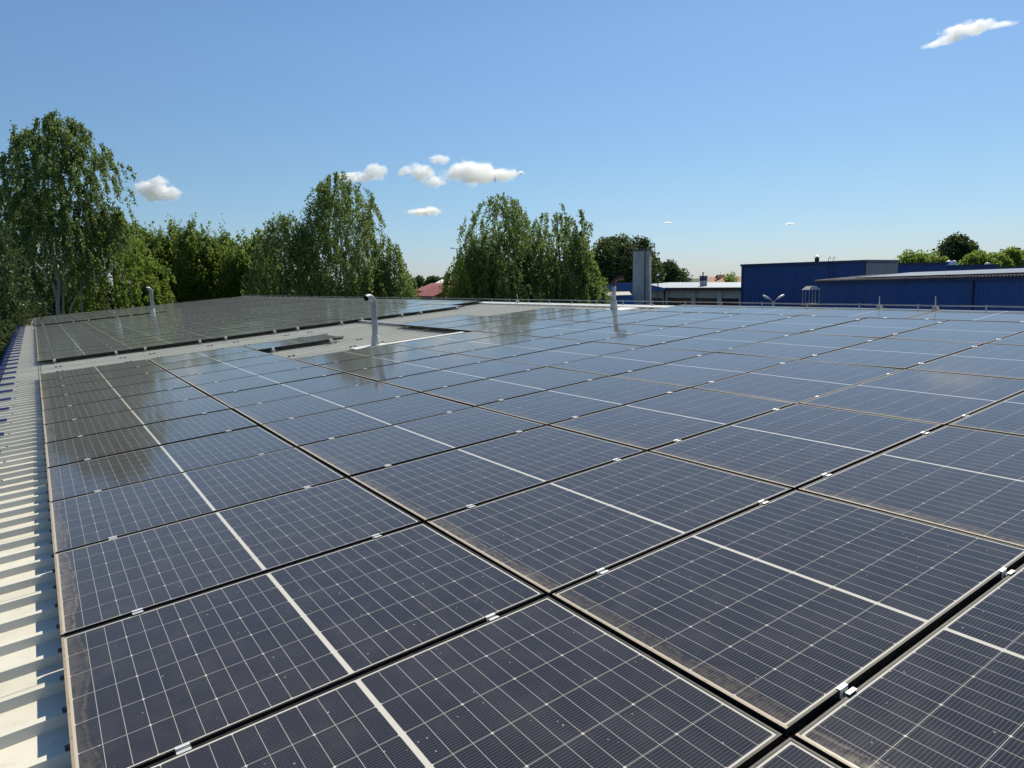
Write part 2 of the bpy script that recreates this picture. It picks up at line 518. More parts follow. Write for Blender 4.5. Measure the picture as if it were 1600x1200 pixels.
# walls under the eaves and the gables
e0 = rw(U0, 0, HF); xr = 2 * ru.x - e0.x
mb = MB()
ztop = e0.z - 0.06
prof = [(e0.x + 0.12, G), (xr - 0.12, G), (xr - 0.12, ztop), (ru.x, rw(U1, 0, HF).z - 0.05), (e0.x + 0.12, ztop)]
mb.prism([(x, V0 + 0.15, z) for x, z in prof], (0, V1 - V0 - 0.3, 0))
mb.build('wall', M['plaster'], bld)
# gutter with its straps
mb = MB()
ex, ez = e0.x, e0.z
gp = [(ex + 0.01, ez - 0.03), (ex + 0.0, ez - 0.10), (ex - 0.04, ez - 0.13), (ex - 0.09, ez - 0.11), (ex - 0.115, ez - 0.02), (ex - 0.122, ez - 0.015), (ex - 0.119, ez - 0.03),
      (ex - 0.095, ez - 0.118), (ex - 0.04, ez - 0.138), (ex - 0.006, ez - 0.106), (ex + 0.004, ez - 0.03)]
M['shade_dirt'] = worn('gutter_shade_dirt', (0.02, 0.02, 0.018), (0.04, 0.035, 0.03), 0.9, 0.0, 5.0)  # near-black colour carries the shade inside the gutter as well as its dirt
mb.prism([(x, V0, z) for x, z in gp], (0, V1 - V0, 0))
gut = mb.build('gutter', M['gutter'], bld)
mb = MB()
mb.add([(ex + 0.004, V0, ez - 0.075), (ex - 0.100, V0, ez - 0.075), (ex - 0.100, V1, ez - 0.075), (ex + 0.004, V1, ez - 0.075)], [(0, 1, 2, 3)])
mb.build('shade_dirt', M['shade_dirt'], gut)  # added dark sheet, painted shade and dirt of the gutter interior
mb = MB()
mb.box(-0.735, -0.375, -0.024, 0.024, HR + 0.002, HR + 0.030)
mb.box(-0.742, -0.735, -0.024, 0.024, HF - 0.05, HR + 0.030)
strap = mb.mesh('strap', M['gutter'])
sp = 4 * PITCH
k0 = int((2.0 - V0) / sp)
for k in range(k0, int((V1 - V0) / sp)):
    o = bpy.data.objects.new('strap', strap); COL.objects.link(o)
    o.parent = gut
    o.matrix_world = ROOF @ Matrix.Translation((0.0, V0 + k * sp + 0.065, 0))

# ------------------------------------------------------------------ solar panels
PA, PB = 1.785, 1.1731
LX, LY, TH = 1.762, 1.147, 0.035
rng = random.Random(5)


def frame_mesh():
    mb = MB()
    hx, hy, w = LX / 2, LY / 2, 0.009
    for x0, x1, y0, y1 in ((-hx, hx, -hy, -hy + w), (-hx, hx, hy - w, hy), (-hx, -hx + w, -hy + w, hy - w), (hx - w, hx, -hy + w, hy - w)):
        mb.box(x0, x1, y0, y1, -TH, 0)
    return mb.mesh('frame', M['frame'])


def glass_mesh():
    mb = MB()
    hx, hy = LX / 2 - 0.008, LY / 2 - 0.008
    mb.box(-hx, hx, -hy, hy, -0.0075, -0.0022)
    return mb.mesh('glass', M['glass'])


def clamp_mesh():
    mb = MB()
    g = (PB - LY) / 2
    w = 0.022
    mb.box(-w, w, g - 0.002, g + 0.0095, 0.0005, 0.004)
    mb.box(-w, w, -g - 0.0095, -g + 0.002, 0.0005, 0.004)
    mb.box(-w, w, g - 0.005, g - 0.002, -0.03, 0.004)
    mb.box(-w, w, -g + 0.002, -g + 0.005, -0.03, 0.004)
    mb.box(-w, w, -g + 0.005, g - 0.005, -0.030, -0.026)
    mb.tube([(0, 0, -0.026), (0, 0, -0.012)], 0.008, 6, 1)
    return mb.mesh('clamp', [M['alu'], M['bolt']])


ME = {'frame': frame_mesh(), 'glass': glass_mesh(), 'clamp': clamp_mesh()}
proto = empty('solar_panel')
for nm in ('frame', 'glass'):
    o = bpy.data.objects.new(nm, ME[nm]); COL.objects.link(o); o.parent = proto
for cx in (-0.581, 0.600):
    o = bpy.data.objects.new('clamp', ME['clamp']); COL.objects.link(o); o.parent = proto
    o.location = (cx, -PB / 2, 0)
first = True


def place_panel(u, v, label, group, rot=0.0, far_clamps=False):
    """u, v: centre of the panel on the roof"""
    global first
    if first: r = proto
    else:
        r = proto.copy(); COL.objects.link(r)
        for ch in proto.children:
            if ch.name.startswith('clamp') and ch.location.y > 0: continue
            c = ch.copy(); COL.objects.link(c); c.parent = r
    r.matrix_world = (ROOF @ Matrix.Translation((u + rng.uniform(-.002, .002), v + rng.uniform(-.002, .002), rng.uniform(-.002, .0015)))
                      @ Matrix.Rotation(rot + rng.gauss(0, R(0.05)), 4, 'Z') @ Matrix.Rotation(rng.gauss(0, R(0.16)), 4, 'X') @ Matrix.Rotation(rng.gauss(0, R(0.07)), 4, 'Y'))
    tag(r, label, 'solar panel', group)
    if far_clamps and not first:
        for cx in (-0.581, 0.600):
            o = bpy.data.objects.new('clamp', ME['clamp']); COL.objects.link(o); o.parent = r
            o.location = (cx, PB / 2, 0)
    first = False
    return r


def nth(k):
    return '%d%s' % (k, 'th' if 10 <= k % 100 <= 20 else {1: 'st', 2: 'nd', 3: 'rd'}.get(k % 10, 'th'))


COLS = ['eave-side column', 'second column from eave', 'third column from eave', 'fourth column from eave', 'fifth column from eave', 'sixth column from eave']
GN, GF = 'solar panels of the near array', 'solar panels of the far array'
near = {0: (-3, 9), 1: (-3, 9), 2: (-3, 6), 3: (-2, 6), 4: (-2, 9), 5: (-1, 8)}
for i, (k0, k1) in near.items():
    for k in range(k1, k0 - 1, -1):
        n = k1 - k + 1
        place_panel(i * PA + 0.0115 + LX / 2, k * PB + 0.0130 + LY / 2,
                    "dark solar panel, %s from the far end of the near array's %s" % (nth(n), COLS[i]), GN, 0, far_clamps=(n == 1 and i >= 2))
place_panel(2 * PA + 0.0115 + LX / 2, 9 * PB - 0.005 + LY / 2, 'lone solar panel on open ribbed roof just left of the tall bent pipe', GN)
VF = 14.60                                                     # front edge of the far array
for i in range(6):
    for k in range(27):
        v = VF + k * PB
        if i < 3:
            if k == 26: continue
            if k >= 16: v += 1.25
        place_panel(i * PA + 0.0115 + LX / 2, v + 0.0130 + LY / 2,
                    "dark solar panel, %s from the front edge of the far array's %s" % (nth(k + 1), COLS[i]), GF)
UR = 6 * PA + 0.0115 + LY / 2 + 0.006
for k in range(5):
    place_panel(UR, 7.15 - (k + 0.5) * PA, 'solar panel laid lengthwise under the ridge, %s from the roof pipe with dark elbow' % nth(k + 1), GN, R(-90) if k % 2 == 0 else R(-90))
for k in range(17):
    place_panel(UR, 15.45 + (k + 0.5) * PA, 'solar panel laid lengthwise under the ridge of the far array, %s from its front' % nth(k + 1), GF, R(-90))

# mounting rails
def rail(u, v0, v1, label):
    mb = MB()
    w, t = 0.019, 0.003
    z0, z1 = -0.0725, -0.0365
    mb.box(u - w, u + w, v0, v1, z0, z0 + t)
    mb.box(u - w, u - w + t, v0, v1, z0 + t, z1)
    mb.box(u + w - t, u + w, v0, v1, z0 + t, z1)
    mb.box(u - w + t, u - 0.006, v0, v1, z1 - t, z1)
    mb.box(u + 0.006, u + w - t, v0, v1, z1 - t, z1)
    # feet on the ribs near the visible ends, and an end clamp
    v = V0 + math.ceil((v0 - V0) / PITCH) * PITCH + 0.065
    while v < v1:
        mb.box(u - 0.025, u + 0.025, v - 0.018, v + 0.018, HR + 0.001, z0)
        v += PITCH * 4
    o = mb.build('mounting_rail', M['alu'], None, mat=ROOF)
    tag(o, label, 'mounting rail', 'aluminium rails under the solar panels')
    mb = MB()
    mb.box(u - 0.02, u + 0.02, v0 + 0.075, v0 + 0.10, -0.0365, 0.006)
    mb.box(u - 0.02, u + 0.02, v0 + 0.04, v0 + 0.075, -0.0365, -0.030)
    mb.box(u - 0.02, u + 0.02, v0 + 0.10, v0 + 0.118, 0.002, 0.006)
    mb.build('end_clamp', M['alu'], o)


for i in range(6):
    for s, f in ((0.167, 'lower'), (0.836, 'upper')):
        u = i * PA + s * PA
        n = ['first', 'second', 'third', 'fourth', 'fifth', 'sixth'][i]
        rail(u, VF - 0.09, VF + 27 * PB, 'aluminium rail end jutting from the far array front, %s end of %s column from eave' % (f, n))
        k0, k1 = near[i]
        rail(u, k0 * PB - 0.09, (k1 + 1) * PB + 0.10, "aluminium rail under the near array's %s column from eave, %s one" % (n, f))
        if i == 2:
            rail(u, 9 * PB - 0.16, 10 * PB + 0.1, 'aluminium rail end jutting from the lone panel, %s' % ('left one' if s < 0.5 else 'right one'))

# ------------------------------------------------------------------ things on the roof
# bent ventilation pipe
def lathe(mb, prof, n=16, c=(0, 0), mi=0):
    vs = []
    for r, z in prof:
        for k in range(n):
            a = 2 * math.pi * k / n
            vs.append((c[0] + r * math.cos(a), c[1] + r * math.sin(a), z))
    fs = []
    for i in range(len(prof) - 1):
        for k in range(n):
            fs.append((i * n + k, i * n + (k + 1) % n, (i + 1) * n + (k + 1) % n, (i + 1) * n + k))
    mb.add(vs, fs, mi)


def vent_pipe(u, v, hgt, r, label, outlet=True, turn=0.0):
    b = rw(u, v, HF)
    root = empty('vent_pipe', b, turn, label, 'vent pipe')
    mb = MB()
    lathe(mb, [(r * 1.75, -0.03), (r * 1.7, 0.02), (r * 1.22, hgt * 0.24), (r * 1.15, hgt * 0.245), (r * 1.12, hgt * 0.25), (r * 0.9, hgt * 0.25)], 18)
    mb.build('base_cone', M['zinc_pale'], root, True)
    mb = MB()
    z = hgt * 0.24
    pts, rad = [], []
    while z < hgt - 0.14:                                       # faint swages of spiral duct
        pts += [(0, 0, z), (0, 0, z + 0.022)]; rad += [r * 1.0, r * 1.025]
        z += 0.044
    pts.append((0, 0, hgt - 0.13)); rad.append(r)
    mb.tube(pts, rad, 18, 0, False)
    mb.build('pipe', M['zinc'], root, True)
    mb = MB()
    rb = 0.13
    arc = [(-rb + rb * math.cos(a), 0, hgt - 0.13 + rb * math.sin(a)) for a in [R(x) for x in range(0, 91, 10)]]
    arc += [(-rb - 0.05, 0, hgt - 0.002), (-rb - 0.09, 0, hgt - 0.018)]
    mb.tube(arc, r * 1.04, 18, 0, False)
    mb.tube([Vector(p) for p in arc], r * 0.96, 18, 1, False)
    mb.build('elbow', [M['zinc'], M['dark_steel']], root, True)
    return root


vent_pipe(5.40, 9.02, 0.97, 0.056, 'tall grey vent pipe with a bent white top beside the lone solar panel', turn=R(28))
vent_pipe(4.80, 34.45, 1.30, 0.075, 'thin pale vent pipe standing in the gap across the far array', turn=R(28))
# flue with a dark weathered elbow at the ridge
b = rw(11.28, 8.72, HF)
root = empty('flue_pipe', b, R(-30), 'stubby pale flue pipe with a dark rusty elbow standing at the ridge', 'flue pipe')
mb = MB(); lathe(mb, [(0.105, -0.03), (0.10, 0.02), (0.066, 0.26), (0.060, 0.27)], 18); mb.build('base_cone', M['zinc_pale'], root, True)
mb = MB(); mb.tube([(0, 0, 0.25), (0, 0, 0.62)], 0.052, 18); mb.tube([(0, 0, 0.30), (0, 0, 0.315)], 0.058, 18); mb.build('pipe', M['plaster'], root, True)
mb = MB()
mb.tube([(0, 0, 0.60), (0, 0, 0.69), (0.05, 0, 0.755), (0.115, 0, 0.79), (0.22, 0, 0.79)], 0.056, 14)
mb.box(-0.01, 0.235, -0.062, 0.062, 0.845, 0.853)
mb.build('elbow', M['rust'], root)
# white flashings
mb = MB()
mb.box(5.20, 7.02, 8.36, 8.52, HR + 0.001, -0.012)
mb.box(4.95, 5.62, 8.84, 9.20, HR + 0.001, HR + 0.012)
tag(mb.build('flashing_strip', M['cap'], None, mat=ROOF), 'white flashing strip along the panel edge at the foot of the tall bent pipe', 'flashing')
mb = MB()
mb.box(10.95, 11.795, 8.42, 9.02, HR + 0.001, HR + 0.010)
tag(mb.build('flashing_sheet', M['cap'], None, mat=ROOF), 'white flashing sheet running from the ridge down to the rusty flue', 'flashing')
# cable tray between the arrays
mb = MB()
mb.box(7.33, 7.43, 11.78, 14.62, HR + 0.002, HR + 0.006)
mb.box(7.33, 7.334, 11.78, 14.62, HR + 0.006, HR + 0.055)
mb.box(7.426, 7.43, 11.78, 14.62, HR + 0.006, HR + 0.055)
mb.box(7.325, 7.435, 11.78, 14.62, HR + 0.055, HR + 0.059)
tag(mb.build('cable_tray', M['zinc'], None, mat=ROOF), 'grey covered cable tray bridging the near and far arrays behind the bent pipe', 'cable tray')
# lightning conductor along the ridge on little posts
rc = rw(U1, 0, -0.043)
zl = rc.z + 0.085
lc = empty('ridge_conductor', (rc.x, 0, rc.z), 0, 'thin grey conductor pipe running along the ridge on small posts', 'lightning conductor')
mb = MB()
rr = random.Random(3)
pts = []
v = V0
while v < V1:
    pts.append((0, v, 0.085 + rr.uniform(-.006, .006))); v += 1.02
mb.tube(pts, 0.011, 6)
mb.build('conductor', M['zinc'], lc)
mb = MB()
mb.box(-0.022, 0.022, -0.02, 0.02, 0.001, 0.02)
mb.tube([(0, 0, 0.02), (0, 0, 0.11)], 0.007, 6)
mb.box(-0.014, 0.014, -0.010, 0.010, 0.075, 0.098)
post = mb.mesh('post', M['zinc_pale'])
v = 0.25
while v < V1 - 0.5:
    o = bpy.data.objects.new('post', post); COL.objects.link(o); o.parent = lc; o.location = (0, v, 0)
    v += 0.99
for v, hh, lb in ((2.85, 0.24, 'short thin lightning rod on the ridge before the left end of the low blue hall'),
                  (1.95, 0.24, 'short thin lightning rod on the ridge before the middle of the low blue hall'),
                  (13.65, 0.26, 'short white lightning rod on the ridge before the central weeping trees')):
    t_ = empty('lightning_rod', (rc.x - 0.03, v, rc.z), 0, lb, 'lightning rod', 'lightning rods on the ridge')
    mb = MB(); mb.box(-0.035, 0.035, -0.035, 0.035, 0.0, 0.075); mb.build('foot', M['canopy'], t_)
    mb = MB(); mb.tube([(0, 0, 0.075), (0.0, 0.01, hh)], [0.007, 0.005], 6); mb.build('rod', M['alu'], t_)

# ------------------------------------------------------------------ trees
def leaf_mesh(name, C, D, L, Wd, mat, rs):
    """C centres (n,3), D leaf axis (n,3), L length, Wd width: one rhombus per leaf"""
    n = len(C)
    D = D / (np.linalg.norm(D, axis=1, keepdims=True) + 1e-9)
    A = rs.normal(size=(n, 3))
    S = np.cross(D, A); S /= (np.linalg.norm(S, axis=1, keepdims=True) + 1e-9)
    L = L[:, None]; Wd = Wd[:, None]
    V = np.empty((n, 4, 3), np.float32)
    V[:, 0] = C - D * L * 0.5
    V[:, 1] = C + S * Wd * 0.5 - D * L * 0.08
    V[:, 2] = C + D * L * 0.5
    V[:, 3] = C - S * Wd * 0.5 - D * L * 0.08
    me = bpy.data.meshes.new(name)
    me.vertices.add(n * 4); me.vertices.foreach_set('co', V.ravel())
    me.loops.add(n * 4); me.loops.foreach_set('vertex_index', np.arange(n * 4, dtype=np.int32))
    me.polygons.add(n); me.polygons.foreach_set('loop_start', np.arange(0, n * 4, 4, dtype=np.int32))
    me.materials.append(mat)
    me.update(calc_edges=True)
    return me


def wob(P, seed, s):
    """cheap smooth pseudo-noise in -1..1"""
    r = np.random.RandomState(seed)
    out = np.zeros(len(P))
    for k in range(5):
        w = r.normal(size=3) * s * (0.7 + 0.5 * k)
        out += np.sin(P @ w + r.uniform(0, 6.28)) / (1 + 0.4 * k)
    return out / 2.6


def tree(name, label, px, D, top, prof, style, leaf, bark='bark_brown', n=20000, size=0.16, seed=1, cat='tree', group=None, trunks=1, limb=18, trunk_r=0.17, lean=0.0,
         hole=-0.15, sxy=(1, 1), strand=(0.7, 2.2), lobes=0.30):
    """prof: list of (height fraction, radius m); top: photo row of the tree top"""
    tp = at(px, top, D)
    base = Vector((tp.x, tp.y, G))
    H = tp.z - G
    rs = np.random.RandomState(seed)
    root = empty(name, base, 0, label, cat, group)
    hf = np.array([p[0] for p in prof]); rf = np.array([p[1] for p in prof])
    # clump centres
    m = max(60, n // (38 if style == 'weeping' else 28))
    pts = []
    while len(pts) < m:
        h = rs.uniform(hf[0], hf[-1]); rr_ = np.interp(h, hf, rf)
        if rs.uniform(0, rf.max()) > rr_: continue
        a = rs.uniform(0, 2 * np.pi)
        q = rs.uniform(0, 1) ** 0.42
        pts.append((np.cos(a) * rr_ * q * sxy[0], np.sin(a) * rr_ * q * sxy[1], h * H))
    P = np.array(pts)
    P[:, :2] *= (1 + lobes * wob(P, seed + 3, 0.45))[:, None]
    P[:, 2] += 0.5 * wob(P, seed + 4, 0.5) * np.clip(P[:, 2] / H, 0, 1)
    keep = wob(P, seed + 7, 0.75) > hole
    keep |= rs.uniform(size=len(P)) < 0.12
    P = P[keep]
    P[:, 0] += lean * P[:, 2] / H
    k = int(np.ceil(n / len(P)))
    C = np.repeat(P, k, axis=0)
    nn = len(C)
    if style == 'weeping':
        ln = np.repeat(rs.uniform(strand[0], strand[1], len(P)), k)
        t = rs.uniform(0, 1, nn)
        out = np.repeat(np.c_[P[:, 0] - lean * P[:, 2] / H, P[:, 1], np.zeros(len(P))], k, axis=0)
        out /= (np.linalg.norm(out, axis=1, keepdims=True) + 1e-6)
        dr = np.repeat(rs.normal(size=(len(P), 3)) * 0.25, k, axis=0)
        C = C + (out * 0.35 + dr) * (t * ln * 0.6)[:, None]
        C[:, 2] -= t ** 1.4 * ln
        C += rs.normal(size=(nn, 3)) * np.array([0.085, 0.085, 0.10])
        Dv = rs.normal(size=(nn, 3)) * 0.6 + np.array([0, 0, -1.0])
    elif style == 'upright':
        ln = np.repeat(rs.uniform(0.6, 1.5, len(P)), k)
        t = rs.uniform(0, 1, nn)
        dr = np.repeat(rs.normal(size=(len(P), 3)) * 0.28, k, axis=0)
        C = C + dr * (t * ln)[:, None]
        C[:, 2] += (t - 0.4) * ln
        C += rs.normal(size=(nn, 3)) * (0.16 * (1.1 - 0.7 * t))[:, None]
        Dv = rs.normal(size=(nn, 3)) + np.array([0, 0, 0.5])
    else:
        rad = np.repeat(rs.uniform(0.35, 0.8, len(P)), k) * (size / 0.16) ** 0.5
        g = rs.normal(size=(nn, 3)); g /= np.linalg.norm(g, axis=1, keepdims=True)
        C = C + g * (rad * rs.uniform(0.3, 1, nn) ** 0.5)[:, None] * np.array([1, 1, 0.75])
        Dv = g + rs.normal(size=(nn, 3)) * 0.6
    C[:, 2] = np.maximum(C[:, 2], 0.1)
    L = size * rs.uniform(0.7, 1.35, nn)
    me = leaf_mesh('crown', C.astype(np.float32), Dv, L, L * 0.62, M[leaf], rs)
    o = bpy.data.objects.new('crown', me); COL.objects.link(o); o.parent = root
    # trunk with limbs
    mb = MB()
    rt = random.Random(seed)
    for tk in range(trunks):
        ang = rt.uniform(0, 6.28)
        offx, offy = (0.0, 0.0) if tk == 0 else (math.cos(ang) * 0.4, math.sin(ang) * 0.4)
        dxx, dyy = lean + (rt.uniform(-1.2, 1.2) if tk else rt.uniform(-0.3, 0.3)), (rt.uniform(-1.2, 1.2) if tk else rt.uniform(-0.3, 0.3))
        th = H * (0.93 if tk == 0 else rt.uniform(0.6, 0.85))
        path = []
        for q in range(9):
            s = q / 8
            path.append(Vector((offx + dxx * s ** 1.5 + 0.18 * math.sin(s * 5 + seed), offy + dyy * s ** 1.5 + 0.18 * math.cos(s * 4 + seed), th * s)))
        mb.tube(path, [trunk_r * (0.75 if tk else 1) * (1 - 0.93 * (q / 8)) ** 0.8 + 0.012 for q in range(9)], 8)
        for j in range(limb // trunks):
            s = rt.uniform(0.18, 0.8)
            st = path[int(s * 8)].lerp(path[min(8, int(s * 8) + 1)], s * 8 - int(s * 8))
            cand = P[rs.randint(0, len(P), 10)]
            sel = [c for c in cand if c[2] > st.z + (0.6 if style != 'round' else 0.2)]
            if not sel: continue
            e = Vector(min(sel, key=lambda c: abs(c[2] - st.z - 2.0)))
            mid = st.lerp(e, 0.5) + Vector((rt.uniform(-.3, .3), rt.uniform(-.3, .3), -0.25 if style != 'upright' else -0.4))
            bp = [st, st.lerp(mid, 0.5), mid, mid.lerp(e, 0.5) + Vector((0, 0, 0.15)), e]
            r0 = trunk_r * (1 - 0.9 * s) * 0.55
            mb.tube(bp, [r0, r0 * 0.8, r0 * 0.6, r0 * 0.4, 0.012], 6)
            for w_ in range(3):                                 # twigs
                c = cand[rt.randrange(10)]
                if (Vector(c) - e).length < 4:
                    s2 = bp[rt.randrange(1, 4)]
                    mb.tube([s2, s2.lerp(Vector(c), 0.5) + Vector((0, 0, 0.2)), Vector(c)], [r0 * 0.35, r0 * 0.25, 0.008], 5)
    mb.build('trunk', M[bark], root, True)
    return root


BIR = [(0.44, 1.6), (0.54, 3.7), (0.66, 4.3), (0.82, 3.8), (0.92, 2.8), (1.0, 0.6)]
birch = tree('birch_tree', 'tall white-trunked birch with feathery crown at the left edge', 93, 52, 176, BIR, 'weeping', 'leaf_birch', 'bark_birch', 54000, 0.17, 11, trunks=1, limb=0, trunk_r=0.04, hole=0.0, strand=(0.5, 1.8), lobes=0.40)
mb = MB()
inv_b = birch.matrix_basis.inverted()
for path_, r0, r1 in (
        (((91, 500, 52), (90, 478, 52), (92, 440, 52), (84, 395, 52), (80, 350, 52.2), (76, 300, 52.4), (72, 245, 52.4), (70, 205, 52.3)), 0.20, 0.03),
        (((99, 500, 52.5), (99, 470, 52.5), (101, 430, 52.4), (98, 380, 52), (104, 320, 51.8), (110, 260, 51.5)), 0.10, 0.02),
        (((88, 470, 52), (84, 445, 51.6), (62, 418, 51.2), (38, 394, 51), (18, 372, 50.8), (5, 355, 50.7)), 0.11, 0.03),
        (((84, 500, 51.5), (66, 478, 51.2), (46, 462, 51), (24, 441, 50.6), (-6, 412, 50.2)), 0.12, 0.05),
        (((86, 500, 52), (62, 470, 52.3), (38, 452, 52.4), (14, 424, 52.6), (-8, 404, 52.8)), 0.08, 0.03),
        (((106, 500, 52), (112, 478, 51.6), (126, 452, 51.3), (138, 438, 51), (160, 428, 50.8), (186, 412, 50.6)), 0.10, 0.03),
        (((96, 452, 52), (104, 432, 51.7), (112, 405, 51.5), (122, 380, 51.2)), 0.06, 0.015),
        (((92, 430, 52), (78, 400, 52.3), (66, 372, 52.5), (60, 330, 52.6)), 0.07, 0.015),
        (((132, 444, 51.2), (138, 420, 51.1), (146, 402, 51)), 0.035, 0.01)):
    pp = [inv_b @ at(*q_) for q_ in path_]
    if path_[0][1] == 500: pp.insert(0, Vector((pp[0].x * 0.6, pp[0].y * 0.6, 0)))
    mb.tube(pp, [0.78 * r0 + 0.78 * (r1 - r0) * k_ / (len(pp) - 1) for k_ in range(len(pp))], 8)
mb.build('stem', M['bark_birch'], birch, True)
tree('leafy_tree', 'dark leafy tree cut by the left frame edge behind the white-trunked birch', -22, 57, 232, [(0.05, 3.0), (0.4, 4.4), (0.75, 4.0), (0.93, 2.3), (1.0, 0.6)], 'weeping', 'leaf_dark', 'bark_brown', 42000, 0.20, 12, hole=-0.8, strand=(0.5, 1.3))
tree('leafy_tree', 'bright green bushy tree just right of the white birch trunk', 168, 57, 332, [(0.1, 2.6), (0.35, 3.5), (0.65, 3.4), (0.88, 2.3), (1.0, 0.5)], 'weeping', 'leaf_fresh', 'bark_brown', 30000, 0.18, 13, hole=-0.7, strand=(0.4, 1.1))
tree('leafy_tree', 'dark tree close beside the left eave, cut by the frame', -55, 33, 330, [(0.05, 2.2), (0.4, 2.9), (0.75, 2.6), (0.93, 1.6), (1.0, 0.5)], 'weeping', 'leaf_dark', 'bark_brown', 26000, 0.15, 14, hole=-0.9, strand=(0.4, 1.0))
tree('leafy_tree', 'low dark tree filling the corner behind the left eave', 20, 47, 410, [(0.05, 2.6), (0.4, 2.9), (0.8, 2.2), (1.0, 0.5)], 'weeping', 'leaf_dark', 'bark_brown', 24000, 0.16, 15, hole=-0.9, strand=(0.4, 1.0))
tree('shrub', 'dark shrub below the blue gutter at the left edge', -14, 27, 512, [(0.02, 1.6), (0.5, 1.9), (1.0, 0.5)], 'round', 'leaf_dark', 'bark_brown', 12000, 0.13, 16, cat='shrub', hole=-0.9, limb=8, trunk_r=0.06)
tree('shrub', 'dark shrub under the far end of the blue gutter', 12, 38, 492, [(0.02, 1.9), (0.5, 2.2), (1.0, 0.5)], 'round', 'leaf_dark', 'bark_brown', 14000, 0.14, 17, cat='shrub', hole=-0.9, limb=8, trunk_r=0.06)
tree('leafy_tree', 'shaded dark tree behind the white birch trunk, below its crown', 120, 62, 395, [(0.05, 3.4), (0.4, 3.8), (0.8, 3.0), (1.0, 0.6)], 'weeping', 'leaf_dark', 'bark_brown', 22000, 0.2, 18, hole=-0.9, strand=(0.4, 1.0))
HP = [(0.04, 2.0), (0.4, 2.3), (0.75, 2.1), (0.9, 1.4), (1.0, 0.3)]
hedge = [(214, 358, 'nearest the bright bushy tree'), (243, 366, 'second from the bright bushy tree'), (270, 357, 'third from the bright bushy tree'), (296, 351, 'tallest of the row'),
         (323, 362, 'just right of the tallest of the row'), (350, 367, 'third from the middle tall birch'), (374, 374, 'second from the middle tall birch'), (402, 366, 'nearest the middle tall birch group')]
for q, (px, tp, lb) in enumerate(hedge):
    tree('hedge_tree', 'spiky yellow-green tree in the left row, ' + lb, px, 64 + (q % 3) * 1.5, tp, HP, 'upright', 'leaf_hedge', 'bark_brown', 26000, 0.20, 30 + q, group='row of spiky trees behind the far roof end', limb=10, trunk_r=0.1, hole=-0.75)
MP = [(0.06, 2.8), (0.35, 4.0), (0.6, 3.9), (0.8, 3.3), (0.92, 2.5), (1.0, 1.0)]
tree('birch_tree', 'tallest weeping birch in the middle, left of the small red house', 528, 60, 274, MP, 'weeping', 'leaf_birch', 'bark_birch', 60000, 0.18, 51, limb=30, trunk_r=0.2, hole=-0.3)
tree('birch_tree', 'rounded dark birch leaning on the left side of the tallest middle birch', 446, 58, 334, [(0.05, 2.9), (0.4, 3.3), (0.75, 2.9), (0.92, 1.9), (1.0, 0.6)], 'weeping', 'leaf_birch', 'bark_brown', 40000, 0.18, 52, hole=-0.8, limb=14)
tree('birch_tree', 'low weeping birch on the right flank of the tallest middle birch', 604, 61, 372, [(0.05, 2.6), (0.4, 2.6), (0.75, 2.1), (0.92, 1.3), (1.0, 0.4)], 'weeping', 'leaf_birch', 'bark_brown', 28000, 0.18, 53, hole=-0.7, limb=12)
tree('weeping_tree', 'lowest drooping willow at the foot of the middle birches, beside the red house', 632, 63, 418, [(0.03, 1.6), (0.5, 1.6), (0.85, 1.1), (1.0, 0.3)], 'weeping', 'leaf_hedge', 'bark_brown', 10000, 0.18, 54, hole=-0.9, limb=8)
tree('weeping_tree', 'drooping green tree on the left flank of the central group, before the street lamp', 714, 54, 402, [(0.03, 1.3), (0.5, 1.5), (0.85, 1.0), (1.0, 0.3)], 'weeping', 'leaf_hedge', 'bark_brown', 12000, 0.17, 61, hole=-0.8, limb=8)
tree('weeping_tree', 'tall ragged weeping tree in the left half of the central group', 782, 57, 312, [(0.05, 3.2), (0.4, 3.8), (0.65, 3.6), (0.85, 3.0), (0.95, 2.0), (1.0, 0.8)], 'weeping', 'leaf_birch', 'bark_brown', 52000, 0.18, 62, hole=-0.3, limb=24)
tree('weeping_tree', 'thin-topped weeping tree in the right half of the central group', 876, 58, 318, [(0.05, 2.9), (0.4, 3.4), (0.6, 3.2), (0.8, 2.7), (0.94, 2.0), (1.0, 0.7)], 'weeping', 'leaf_birch', 'bark_brown', 36000, 0.18, 63, hole=-0.05, limb=30)
tree('weeping_tree', 'mid-height weeping tree on the left shoulder of the central group', 750, 56, 364, [(0.05, 2.2), (0.4, 2.5), (0.7, 2.2), (0.9, 1.4), (1.0, 0.5)], 'weeping', 'leaf_birch', 'bark_brown', 24000, 0.18, 68, hole=-0.4, limb=12)
tree('weeping_tree', 'weeping tree filling the notch between the two tall central weeping trees', 826, 59, 336, [(0.05, 2.4), (0.4, 2.9), (0.7, 2.6), (0.9, 1.7), (1.0, 0.5)], 'weeping', 'leaf_birch', 'bark_brown', 26000, 0.18, 67, hole=-0.3, limb=14)
tree('weeping_tree', 'yellow-green weeping tree nearest the rusty flue, on the right of the central group', 912, 58, 362, [(0.05, 1.8), (0.4, 1.7), (0.75, 1.3), (1.0, 0.4)], 'weeping', 'leaf_hedge', 'bark_brown', 12000, 0.18, 64, hole=-0.2, limb=12)
tree('shrub', 'dark undergrowth bush in the middle of the central weeping trees', 815, 60, 408, [(0.03, 3.0), (0.5, 3.0), (1.0, 0.6)], 'round', 'leaf_dark', 'bark_brown', 16000, 0.2, 65, cat='shrub', hole=-0.9, limb=8, trunk_r=0.06)
